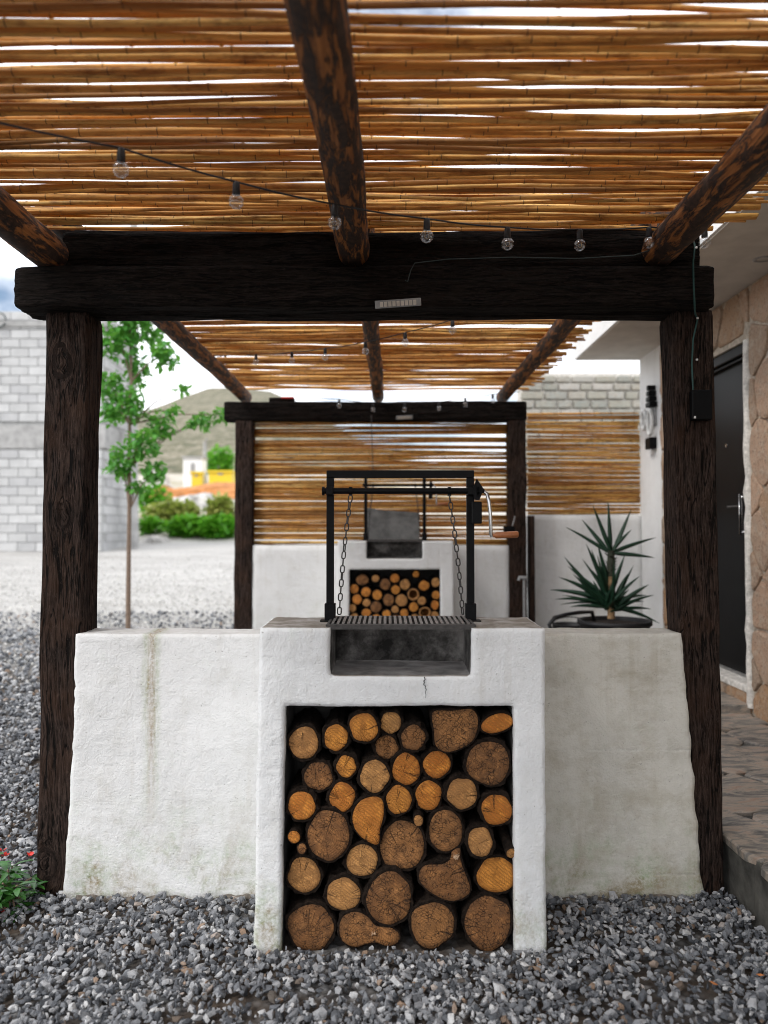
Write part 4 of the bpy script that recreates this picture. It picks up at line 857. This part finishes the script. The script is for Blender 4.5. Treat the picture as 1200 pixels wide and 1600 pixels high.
# white plaster end of the house
w = MB(); w.box(XW-.012, XW+.25, YS, YE, -.1, ZSO); w.box(XW+.25, 5.5, YE-.2, YE, -.1, ZSO); w.build('plaster_wall', M_house, house)
rs_ = random.Random(4); pts = []
for i in range(90):
    for _ in range(60):
        p = Vector((rs_.uniform(3.3, YS), rs_.uniform(.22, ZSO)))
        if all((p-q).length > .20 for q in pts): pts.append(p); break
k = 0
for poly in cells(pts, 3.3, YS, .20, ZSO-.005):
    # keep clear of the door opening
    pl = poly
    def clip(pl, f):
        new = []
        for a, b in zip(pl, pl[1:]+pl[:1]):
            da, db = f(a), f(b)
            if da <= 0: new.append(a)
            if da*db < 0: new.append(a+(b-a)*(da/(da-db)))
        return new
    cx = sum(pl, Vector((0, 0)))/len(pl); parts = []
    parts = [clip(pl, lambda p: p.x-(DY0-.03)), clip(clip(clip(pl, lambda p: (DY0-.03)-p.x), lambda p: p.x-(DY1+.03)), lambda p: (DZ1+.03)-p.y), clip(clip(clip(pl, lambda p: (DY0-.03)-p.x), lambda p: p.x-(DY1+.03)), lambda p: p.y-(DZ0-.03)), clip(pl, lambda p: (DY1+.03)-p.x)]
    for q in parts:
        if len(q) < 3: continue
        a_ = abs(sum(q[i].x*q[(i+1) % len(q)].y-q[(i+1) % len(q)].x*q[i].y for i in range(len(q))))/2
        if a_ < .008: continue
        stone_on_wall(hw, q, k*1.7, rs_.uniform(.010, .024)); k += 1
# roof slab
w = MB(); w.box(1.585, 5.6, -1.2, 6.48, ZSO+.003, ZSO+.175); rf = w.build('roof', M_house, house)
MB().box(1.60, XW+.0, -1.15, 6.465, ZSO-.004, ZSO+.002).build('soffit', M_soffit, house)
p = P(1192, 402, 4.05); lamp_c = Vector((p.x, 4.05, ZSO-.005)); MB().lathe([(.030, -.002), (.045, -.003), (.052, 0), (.052, .001)], lamp_c, 20).build('downlight', M_grey, house)
# door
dr = MB().box(XW+.07, XW+.115, DY0+.07, DY1-.07, DZ0+.03, DZ1-.07, bev=.003).build('door', M_door, house)
f = MB(); f.box(XW+.015, XW+.13, DY0, DY0+.065, DZ0, DZ1, bev=.006); f.box(XW+.015, XW+.13, DY1-.065, DY1, DZ0, DZ1, bev=.006); f.box(XW+.015, XW+.13, DY0+.066, DY1-.066, DZ1-.065, DZ1-.001, bev=.006); f.box(XW+.04, XW+.13, DY0+.066, DY0+.085, DZ0, DZ1-.067, bev=.004); f.box(XW+.04, XW+.13, DY0+.086, DY1-.086, DZ1-.085, DZ1-.067, bev=.004)
f.build('frame', M_door, dr)
Yh = 4.68; hz0, hz1 = P(1160, 836, Yh).z, P(1160, 772, Yh).z; h = MB(); h.tube([(XW+.07, Yh, hz1-.02), (XW+.02, Yh, hz1-.015), (XW+.018, Yh, hz1), (XW+.018, Yh, hz0), (XW+.02, Yh, hz0+.015), (XW+.07, Yh, hz0+.02)], .009, 8); h.build('pull_handle', M_chrome, dr)
h = MB(); zz = P(1150, 792, 4.85).z; h.tube([(XW+.07, 4.78, zz), (XW+.03, 4.78, zz), (XW+.03, 4.88, zz)], .007, 8); h.box(XW+.062, XW+.071, 4.755, 4.80, zz-.05, zz+.04); h.build('lever', M_rust, dr)
pz = P(1133, 697, 5.0); MB().tube([(XW+.064, 4.97, pz.z), (XW+.071, 4.97, pz.z)], .011, 12).build('peephole', M_chrome, dr)
MB().box(XW-.02, XW+.24, DY0+.0, DY1, DZ0-.04, DZ0+.004, bev=.008).build('sill', M_mortar, dr)
# white rough mortar round the opening
w = MB(); pth = [(XW+.0, DY0+.004, .25+.09*i+.01*nz(i, 1, 1)) for i in range(25)]; w.tube(pth, [.030+.012*nz(i*.9, 4, 2) for i in range(25)], 7); w.build('mortar_edge', M_mortar, house)
# walkway
XK = 1.193; ZP = .22
pv = MB().box(XK+.012, XW+.3, .4, 6.40, -.1, ZP-.016); walk = pv.build('walkway', M_kerb, None)
tag(walk, 'raised stone paved walkway along the front of the house', 'walkway', kind='structure')
ks = MB(); vs = []; ny, nzv = 120, 9
for j in range(ny+1):
    for i in range(nzv+1):
        y = .4+6.0*j/ny; z = -.06+(ZP+.06-.018)*i/nzv; vs.append((XK+.012*nz(y*5, z*5, 0)+.008*nz(y*17, z*17, 3)+(.012 if i == nzv else 0), y, z))
ks.add(vs, [(j*(nzv+1)+i, j*(nzv+1)+i+1, (j+1)*(nzv+1)+i+1, (j+1)*(nzv+1)+i) for j in range(ny) for i in range(nzv)], 0, False); kk = ks.build('kerb_face', M_kerb, walk)
pts = []; rs_ = random.Random(8)
for i in range(60):
    for _ in range(80):
        p = Vector((rs_.uniform(XK, XW), rs_.uniform(.8, 6.35)))
        if all((p-q).length > .30 for q in pts): pts.append(p); break
for k, poly in enumerate(cells(pts, XK-.012, XW-.006, .6, 6.38)):
    q, c = inset_round(poly, .003, k, 5, .008); n = len(q); hgt = ZP+rs_.uniform(-.003, .002); m = MB()
    m.add([(p.x, p.y, ZP-.03) for p in q]+[(p.x, p.y, hgt-.006+.006*nz(p.x*8, p.y*8, k)) for p in q]+[(c.x+(p.x-c.x)*.93, c.y+(p.y-c.y)*.93, hgt+.007*nz(p.x*8, p.y*8, k)) for p in q]+[(c.x, c.y, hgt)],
        [(j*n+i, j*n+(i+1) % n, (j+1)*n+(i+1) % n, (j+1)*n+i) for j in range(2) for i in range(n)]+[(2*n+i, 2*n+(i+1) % n, 3*n) for i in range(n)]); m.build('flagstone', M_flag, walk, recalc=True)
m = MB().box(XW-.42, XW-.008, DY0, DY1+.1, ZP-.01, .268, bev=.008); tag(m.build('door_step', M_flag), 'low slate step in front of the black door', 'step')
# wall ornament with pale rings
b_ = P(1018, 650, 6.12); t = thing('wall_ornament', 'dark wall ornament with two pale rings on the white house wall', 'ornament', (XW, 6.12, b_.z)); 
m = MB(); 
for k in range(4): m.box(XW-.075, XW-.013, 6.00+.012*k, 6.10-.008*k, b_.z+.06+.045*k, b_.z+.097+.045*k, bev=.004)
m.build('slatted_top', M_iron, t)
MB().box(XW-.035, XW-.013, 6.02, 6.30, b_.z-.09, b_.z+.055, bev=.004).build('back_plate', M_grey, t)
MB().box(XW-.07, XW-.013, 6.02, 6.13, b_.z-.27, b_.z-.18, bev=.004).build('base_block', M_iron, t)
for k, (yc, zc, rz) in enumerate(((6.06, b_.z-.06, .10), (6.20, b_.z-.02, .075))):
    MB().tube([(XW-.055, yc+.045*math.cos(q), zc+rz*math.sin(q)) for q in [2*math.pi*i/18 for i in range(19)]], .014, 8).build('ring', M_clip, t)
# ------------------------------------------------------------------ potted yucca
C8 = lambda x, y: (840+x/6, 780+y/6); YY = 5.2
def yp(x, y, dy=0.0): return P(*C8(x, y), YY+dy)
pc = P(960, 970, YY); R_ = .235; t = thing('potted_yucca', 'potted yucca with a tall and a low rosette behind the right wall', 'potted plant', (pc.x, YY, ZP))
pz = yp(740, 1130).z
po = MB().lathe([(0, 0), (R_*.74, 0), (R_*.76, .01), (R_*.98, pz-ZP-.03), (R_*1.04, pz-ZP-.028), (R_*1.04, pz-ZP), (R_*.97, pz-ZP), (R_*.95, pz-ZP-.03)], (pc.x, YY, ZP), 28).build('pot', M_pot, t)
MB().lathe([(0, 0), (R_*.955, 0)], (pc.x, YY, pz-.028), 24).build('soil', M_soil, po)
MB().tube([(pc.x-.05+.045*math.cos(q), YY-R_*1.0, pz-.075+.045*math.sin(q)) for q in [2*math.pi*i/14 for i in range(15)]], .006, 6).build('ring_handle', M_pot, po)
tb, tt = yp(690, 1120), yp(688, 480); tm = MB(); mid = tb+(tt-tb)*.62
tm.tube([tb, tb+(tt-tb)*.25, tb+(tt-tb)*.45, mid], [.026, .024, .0245, .024], 12); tk = tm.build('trunk', M_ytrunk, t)
tm = MB(); tm.tube([mid, mid+(tt-mid)*.5, tt], [.026, .027, .02], 10)
for i in range(60):
    u = rnd.random(); c = mid+(tt-mid)*u; q = rnd.uniform(0, 6.28); d = Vector((math.cos(q), math.sin(q), 0)); s_ = Vector((-math.sin(q), math.cos(q), 0))*.008; c = c+d*.022
    tm.add([c-s_, c+s_, c+d*.024+Vector((0, 0, .016)), c+Vector((0, 0, -.008))], [(0,1,2),(0,2,3),(1,3,2)])
tm.build('leaf_scars', M_ydark, t)
def blade(a, b, w, droop, seed):
    a, b = Vector(a), Vector(b); d = b-a; L = d.length; side = d.cross(Vector((0, 1, .25))).normalized()
    if seed % 3 == 0: side = (side+Vector((0, .6, 0))).normalized()
    up = side.cross(d).normalized()
    if up.z < 0: up = -up
    m = MB(); vs = []; N = 8
    for i in range(N+1):
        u = i/N; c = a+d*u+Vector((0, 0, droop*L*4*u*(1-u))); ww = w*1.2*(min(1, .45+u*2.2))*(1-u**2.6)+.0006
        vs += [c-side*ww, c-up*ww*.45, c+side*ww, c+up*.002-up*ww*.30]
    fs = []
    for i in range(N):
        b_ = i*4; fs += [(b_, b_+1, b_+5, b_+4), (b_+1, b_+2, b_+6, b_+5), (b_+2, b_+3, b_+7, b_+6), (b_+3, b_, b_+4, b_+7)]
    m.add(vs, fs, 0, True); return m.build('leaf', M_yucca, t)
UP = [(515,50),(660,15),(880,90),(880,285),(415,190),(265,262),(1110,360),(1100,550)]
LO = [(455,420),(505,470),(560,405),(250,540),(280,625),(195,730),(115,850),(205,990),(820,515),(1045,800),(1020,900),(1065,1030),(1145,1165),(890,1045)]
for i, (x, y) in enumerate(UP): blade(tt+Vector((rnd.uniform(-.01, .01), rnd.uniform(-.01, .01), -.02)), yp(x, y, rnd.uniform(-.1, .1)), .0125, .02 if y > 200 else 0, i+1)
lb_ = yp(680, 1010)
for i, (x, y) in enumerate(LO): blade(lb_+Vector((rnd.uniform(-.04, .04), rnd.uniform(-.04, .04), rnd.uniform(-.03, .03))), yp(x, y, rnd.uniform(-.13, .13)), .0165 if y < 900 else .012, .05 if y > 700 else .0, i+2)
for i, (x, y) in enumerate([(330,700),(420,560),(230,900),(300,1010),(900,620),(960,720),(1000,960),(930,1080),(620,600),(720,560),(560,520),(380,820),(160,940),(1090,900)]): blade(lb_+Vector((rnd.uniform(-.05, .05), rnd.uniform(-.06, .02), rnd.uniform(-.04, .03))), yp(x, y, rnd.uniform(-.22, .1)), .0115, .05 if y > 700 else .01, i+1)
for i in range(10):
    q = rnd.uniform(0, 6.28); blade(lb_+Vector((rnd.uniform(-.03, .03), 0, -.02)), lb_+Vector((math.cos(q)*.12, math.sin(q)*.32, rnd.uniform(.05, .30))), .014, .05, i)
t = thing('garden_hose', 'black hose loop lying beside the yucca pot', 'hose', P(880, 985, 5.1))
MB().tube([P(868, 1010, 5.05), P(864, 992, 5.05), P(858, 976, 5.05), P(866, 965, 5.05), P(885, 960, 5.1), P(905, 957, 5.2), P(925, 956, 5.35), P(935, 1000, 5.45), P(936, 1040, 5.5)], .013, 8).build('tube', M_pot, t)
b_ = P(893, 976, 5.55); t = thing('bucket', 'low black bucket behind the hose loop', 'bucket', (b_.x, 5.6, ZP)); MB().lathe([(0, 0), (.10, 0), (.125, b_.z-ZP), (.132, b_.z-ZP), (.118, b_.z-ZP-.01), (.10, .02)], (b_.x, 5.6, ZP), 20).build('shell', M_pot, t); MB().tube([(b_.x+.125*math.cos(q), 5.6, b_.z+.05*math.sin(q)) for q in [math.pi*i/10 for i in range(11)]], .004, 6).build('handle', M_iron, t)
# ------------------------------------------------------------------ flowering plant at the left
def leafblob(m, p, d, L, w, fold=.2):
    d = d.normalized(); s_ = d.cross(Vector((rnd.uniform(-.3, .3), rnd.uniform(-.3, .3), 1))).normalized(); u = s_.cross(d)
    m.add([p, p+d*L*.35+s_*w-u*L*.0, p+d*L*.8+s_*w*.6-u*L*fold*.5, p+d*L-u*L*fold, p+d*L*.8-s_*w*.6-u*L*fold*.5, p+d*L*.35-s_*w, p+d*L*.45+u*w*-.4], [(0,1,6),(1,2,6),(2,3,6),(3,4,6),(4,5,6),(5,0,6)], 0, True)
prn = random.Random(21); base = P(16, 1418, 2.60); base.z = 0; t = thing('flowering_plant', 'leafy green plant with red flowers at the foot of the left post', 'plant', base)
lm, st, fl = MB(), MB(), MB()
for i in range(34):
    tip = base+Vector((prn.uniform(-.20, .060), prn.uniform(-.14, .08), prn.uniform(.03, .17))); st.tube([base+Vector((prn.uniform(-.06, .02), prn.uniform(-.04, .04), 0)), (base+tip)/2+Vector((0, 0, .04)), tip], .003, 5)
    for k in range(9): q = k*2.4+prn.uniform(0, .5); leafblob(lm, tip-Vector((0, 0, .008*k*.5)), Vector((math.cos(q), math.sin(q), prn.uniform(-.25, .55))), prn.uniform(.045, .075), prn.uniform(.009, .014), .25)
for px_, py_ in ((8, 1338), (3, 1330), (46, 1338), (2, 1425)):
    c = P(px_, py_, 2.56); fl = MB()
    for k in range(12): q = prn.uniform(0, 6.28); fl.add([c, c+Vector((.012*math.cos(q), .012*math.sin(q), .004)), c+Vector((.016*math.cos(q+.5), .016*math.sin(q+.5), .010)), c+Vector((.008*math.cos(q+.9), .008*math.sin(q+.9), .006))], [(0,1,2,3)])
    fl.build('flower', M_petal, t)
st.build('stems', M_trunk, t); lm.build('foliage', M_plant, t)
# ------------------------------------------------------------------ block building, pole, tree, far yard
YBk = 16.5; hk = ground_h(0, YBk); xr = P(160, 700, YBk).x
bt = thing('block_building', 'unfinished two storey grey concrete block building behind the left post', 'building', (-9, YBk, hk))
ztop = P(30, 492, YBk).z; MB().box(-14, xr-.012, YBk+.012, YBk+1.9, hk-.2, ztop-.01).build('wall_core', M_joint, bt)
zband = (P(30, 700, YBk).z, P(30, 690, YBk).z, P(30, 664, YBk).z, P(30, 672, YBk).z)
def blockmesh(w): 
    m = MB().box(0, w, 0, .05, 0, .186, bev=.006); me = bpy.data.meshes.new('block'); me.from_pydata(m.v, [], m.f); me.materials.append(M_block); return me
bmf, bmh = blockmesh(.388), blockmesh(.188); base = org[bt.name]; r = 0; z = hk
M_blk2 = [plain('grey_concrete_block_%s' % s, c, .95, 0, .12, 3, .4, .01) for s, c in (('pale', (.53,.53,.525)), ('dark', (.43,.43,.43)))]
var = [bmf, bmh]
for mm in M_blk2:
    for src in (bmf, bmh): c_ = src.copy(); c_.materials[0] = mm; var.append(c_)
nb = 0
while z < ztop-.1:
    inb = zband[0]-.02 < z < zband[2]
    if not inb:
        x = xr-(.0 if r % 2 else .2)
        if r % 2 == 0: link('block', var[1], bt, None, Vector((xr-.196, YBk-.03, z))-base)
        for k in range(7):
            x -= .40; link('block', var[rnd.choice((0, 0, 2, 4))], bt, None, Vector((x+.004, YBk-.03+rnd.uniform(-.004, .004), z))-base); nb += 1
        for k in range(4): link('block', var[rnd.choice((0, 0, 2, 4))], bt, None, Vector((xr+.012, YBk+.06+.40*k+(.2 if r % 2 else 0), z))-base, (0, 0, math.pi/2))
    z += .20; r += 1
MB().box(-14, xr+.07, YBk-.06, YBk+1.9, P(30, 700, YBk).z, P(30, 664, YBk).z).build('concrete_band', M_conc, bt); MB().box(-14, xr+.08, YBk-.08, YBk+1.9, P(30, 511, YBk).z, P(30, 503, YBk).z).build('roof_band', M_conc, bt)
m = MB(); c_ = P(10, 486, YBk); m.tube([(c_.x-4, YBk, ztop+.02), (c_.x-1, YBk, ztop+.06), (c_.x+.2, YBk, ztop+.03), (c_.x+.8, YBk, ztop+.10)], .02, 6); m.tube([(c_.x-.2, YBk-.1, c_.z-.25+.2*math.sin(q)) if False else (c_.x-.12+.16*math.cos(q), YBk-.1, c_.z-.22+.16*math.sin(q)) for q in [i*.45 for i in range(14)]], .014, 6); m.build('loose_rebar', M_wire, bt)
t = thing('concrete_pillar', 'bare concrete pillar at the rear corner of the block building', 'pillar', (P(190, 850, 18.55).x, 18.55, ground_h(0, 18.55)))
MB().box(P(184, 700, 18.5).x, P(197, 700, 18.5).x, 18.5, 18.7, ground_h(0, 18.5)-.2, P(180, 724, 18.5).z).build('pillar', M_conc, t)
t = thing('utility_pole', 'pale concrete utility pole behind the young tree', 'pole', (P(212, 850, 17.4).x, 17.4, ground_h(0, 17.4)))
MB().tube([(P(208, 850, 17.4).x, 17.4, ground_h(0, 17.4)-.1), (P(208, 500, 17.4).x, 17.4, P(208, 600, 17.4).z), (P(208, 500, 17.4).x, 17.4, P(208, 330, 17.4).z)], [.13, .10, .085], 12).build('shaft', M_conc, t)
def tree(name, label, px, Y, top, clusters, leafn, ls, r0):
    x = P(px, 900, Y).x; h0 = ground_h(x, Y); t = thing(name, label, 'tree', (x, Y, h0)); zt = P(px, top, Y).z; tr, cr = MB(), MB()
    sp = [Vector((x+.05*nz(k*.7, px, 0)*(k/8)*1.2, Y+.05*nz(k*.7, px, 5)*(k/8), h0-.05+(zt-h0)*k/8)) for k in range(9)]
    tr.tube(sp, [r0*(1-.75*k/8)+.004 for k in range(9)], 8)
    for (cx, cy, rx, rz, dy) in clusters:
        c = P(cx, cy, Y+dy); sx, sz = rx*Y/F, rz*Y/F
        jz = min(max((c.z-.35*sx-h0)/(zt-h0), .25), .98); j = sp[min(8, int(jz*8))]; tr.tube([j, (j+c)/2+Vector((0, 0, .05)), c], [r0*.45, r0*.3, r0*.12], 6)
        for _ in range(int(leafn*(rx*rz)/900)):
            while True:
                v = Vector((rnd.uniform(-1, 1), rnd.uniform(-1, 1), rnd.uniform(-1, 1)))
                if v.length < 1: break
            if nz(v.x*2.2+cx, v.y*2.2, v.z*2.2+cy) < -.12: continue
            leafblob(cr, c+Vector((v.x*sx, v.y*sx, v.z*sz)), Vector((rnd.gauss(0, 1), rnd.gauss(0, 1), rnd.gauss(-.5, .7))), rnd.uniform(.7, 1.3)*ls, ls*.33)
    tr.build('trunk', M_trunk, t); cr.build('crown', M_leaf, t); return t
tree('young_tree', 'slender young tree with bright leaves just behind the left post', 201, 7.3, 455, [(185,530,34,34,0),(225,510,38,30,.1),(258,555,22,24,-.1),(170,600,26,26,.1),(205,630,24,32,0),(250,660,24,24,.1),(225,690,28,26,-.1),(190,720,26,26,0),(240,735,20,20,0),(175,640,18,24,.1),(215,580,18,24,.1),(195,470,60,30,0),(285,608,10,10,0),(270,640,12,10,0),(215,760,12,12,0),(318,655,22,14,.3),(348,648,16,12,.3),(298,662,10,9,.2)], 330, .075, .022)
def bush(label, px, py, Y, rx, rz, n, ls, mat, group):
    c = P(px, py, Y); h = ground_h(c.x, Y); t = thing('bush', label, 'bush', (c.x, Y, h), group); m = MB(); s = MB(); sx, sz = rx*Y/F, max(rz*Y/F, (c.z-h))
    for _ in range(n):
        while True:
            v = Vector((rnd.uniform(-1, 1), rnd.uniform(-1, 1), rnd.uniform(-.9, 1)))
            if v.length < 1 and v.length > .3: break
        k = 1+.35*nz(v.x*2+px, v.y*2, v.z*2); leafblob(m, Vector((c.x+v.x*sx*k, Y+v.y*sx*.7*k, c.z+v.z*sz*k)), Vector((rnd.gauss(0, 1), rnd.gauss(0, 1), rnd.gauss(.3, .7))), rnd.uniform(.7, 1.3)*ls, ls*.35)
    for k in range(5): s.tube([(c.x, Y, h-.05), (c.x+rnd.uniform(-.5, .5)*sx, Y+rnd.uniform(-.2, .2)*sx, c.z)], [.03, .012], 5)
    s.build('stems', M_trunk, t); m.build('foliage', mat, t); return t
M_bush2 = leafmat('dry_yellow_green_leaf', (.26,.30,.06), (.42,.42,.12))
GB = 'bushes beyond the road'
bush('bright green bush nearest the far left post', 340, 824, 19.6, 34, 18, 900, .18, M_bush, GB); bush('wide bright green bush at the edge of the road', 290, 824, 19.8, 34, 15, 900, .17, M_bush, GB); bush('low green bush at the left end of the row by the pole', 236, 822, 20.2, 20, 9, 400, .15, M_bush, GB)
bush('yellowish dry bush behind the green row', 270, 802, 22., 44, 10, 800, .2, M_bush2, GB); bush('pale green bush patch higher on the slope', 240, 782, 24, 26, 6, 400, .2, M_bush, GB); bush('yellow green bush above the bush by the far left post', 345, 798, 22., 24, 10, 500, .2, M_bush2, GB)
bush('dark green strip of bush behind the yellow containers', 345, 725, 40., 24, 7, 500, .3, M_bush, GB)
def blobmound(name, label, px, py, Y, rx, rz, mat, cat):
    c = P(px, py, Y); sx, sz = rx*Y/F, rz*Y/F; m = MB(); n, q = 44, 9; vs = []; h = ground_h(c.x, Y)
    for j in range(q+1):
        for i in range(n):
            a = 2*math.pi*i/n; r = math.cos(j/q*math.pi/2)*(1+.3*nz(math.cos(a)*1.5+px, math.sin(a)*1.5, j*.5)+.15*nz(math.cos(a)*6+px, math.sin(a)*6, j*.9)); vs.append((c.x+sx*r*math.cos(a), Y+sx*.5*r*math.sin(a), h-.3+(c.z+sz-h+.3)*math.sin(j/q*math.pi/2)*(1+.16*nz(math.cos(a)*3*(1-j/q)+px, math.sin(a)*3*(1-j/q), px)+.06*nz(i*.8, j*.8, px))))
    m.add(vs, [(j*n+i, j*n+(i+1) % n, (j+1)*n+(i+1) % n, (j+1)*n+i) for j in range(q) for i in range(n)], 0, False); return tag(m.build(name, mat), label, cat, kind='structure')
M_orange = plain('orange_earth', (.50,.22,.08), .95, 0, .3, 2, .6, .1); M_rubble = plain('pale_rubble', (.55,.53,.50), .95, 0, .5, 3, .9, .2)
blobmound('dirt_mound', 'orange earth bank on the slope beyond the road', 350, 758, 33, 84, 3, M_orange, 'earth bank'); blobmound('dirt_mound', 'smaller orange earth heap left of the bank', 258, 762, 30, 30, 2, M_orange, 'earth heap')
blobmound('rubble_heap', 'pale rubble heap left of the orange bank', 245, 745, 34, 26, 12, M_rubble, 'rubble'); blobmound('rubble_heap', 'pale rubble strip below the orange bank', 310, 778, 26, 60, 6, M_rubble, 'rubble'); blobmound('rubble_heap', 'low pale stones at the road edge under the bushes', 245, 842, 18.9, 30, 5, M_rubble, 'rubble')
M_white = plain('white_painted_panel', (.8,.8,.8), .6); M_yel = plain('yellow_painted_steel', (.75,.55,.03), .5)
def hut(name, label, cat, px0, px1, py0, py1, Y, mat, roof=True):
    A, B = P(px0, py1, Y), P(px1, py0, Y); t = thing(name, label, cat, ((A.x+B.x)/2, Y, A.z)); MB().box(A.x, B.x, Y, Y+(B.x-A.x), min(A.z, ground_h(A.x, Y))-.1, B.z, bev=.03).build('body', mat, t)
    MB().box(A.x-.06, B.x+.06, Y-.08, Y+(B.x-A.x)+.06, B.z+.002, B.z+.09).build('lid' if not roof else 'roof', M_conc if roof else mat, t)
    MB().box(A.x+(B.x-A.x)*.4, A.x+(B.x-A.x)*.62, Y-.03, Y-.003, A.z, A.z+(B.z-A.z)*.7).build('door' if roof else 'handle', M_grey, t); return t
hut('white_shed', 'small white shed above the orange bank', 'shed', 286, 316, 716, 742, 36, M_white); hut('yellow_container', 'yellow steel container left of its twin on the orange bank', 'container', 299, 314, 740, 745, 34.5, M_yel, False); hut('yellow_container', 'longer yellow container beside the far left post', 'container', 326, 362, 738, 742, 36, M_yel, False)
t = thing('lamp_post', 'thin pale pole standing on the slope above the yellow containers', 'pole', (P(320, 735, 38).x, 38, ground_h(0, 38))); MB().tube([(P(320, 735, 38).x, 38, ground_h(0, 38)-.2), (P(320, 735, 38).x, 38, P(320, 690, 38).z)], .10, 8).build('shaft', M_conc, t); MB().tube([(P(320, 735, 38).x, 38, P(320, 690, 38).z), (P(326, 735, 38).x, 37.5, P(320, 688, 38).z)], .06, 6).build('arm', M_conc, t)
# rough stone boundary wall behind the side screen
Yw = 9.5; hw_ = ground_h(0, Yw); t = thing('boundary_wall', 'rough block boundary wall above the side cane screen', 'wall', (P(920, 700, Yw).x, Yw, hw_)); x0, x1 = P(812, 600, Yw).x, 5.5; zt_ = P(900, 583, Yw).z
MB().box(x0, x1, Yw+.012, Yw+.2, hw_-.1, zt_).build('wall_core', M_mortar, t); rr = 0; z = zt_-.03; M_rub = mk_stone('grey_green_rubble', ((.30,.31,.26),(.42,.40,.35),(.26,.28,.25),(.48,.46,.42))); base = org[t.name]
while z > 1.7:
    hgt = rnd.uniform(.085, .12); x = x0+.02; z -= hgt
    while x < 4.2:
        w_ = rnd.uniform(.14, .30)
        MB().box(x, x+w_-.025, Yw-.03-rnd.uniform(0, .02), Yw+.02, z+.012, z+hgt-.012, bev=.012).build('stone', M_rub, t); x += w_
    rr += 1
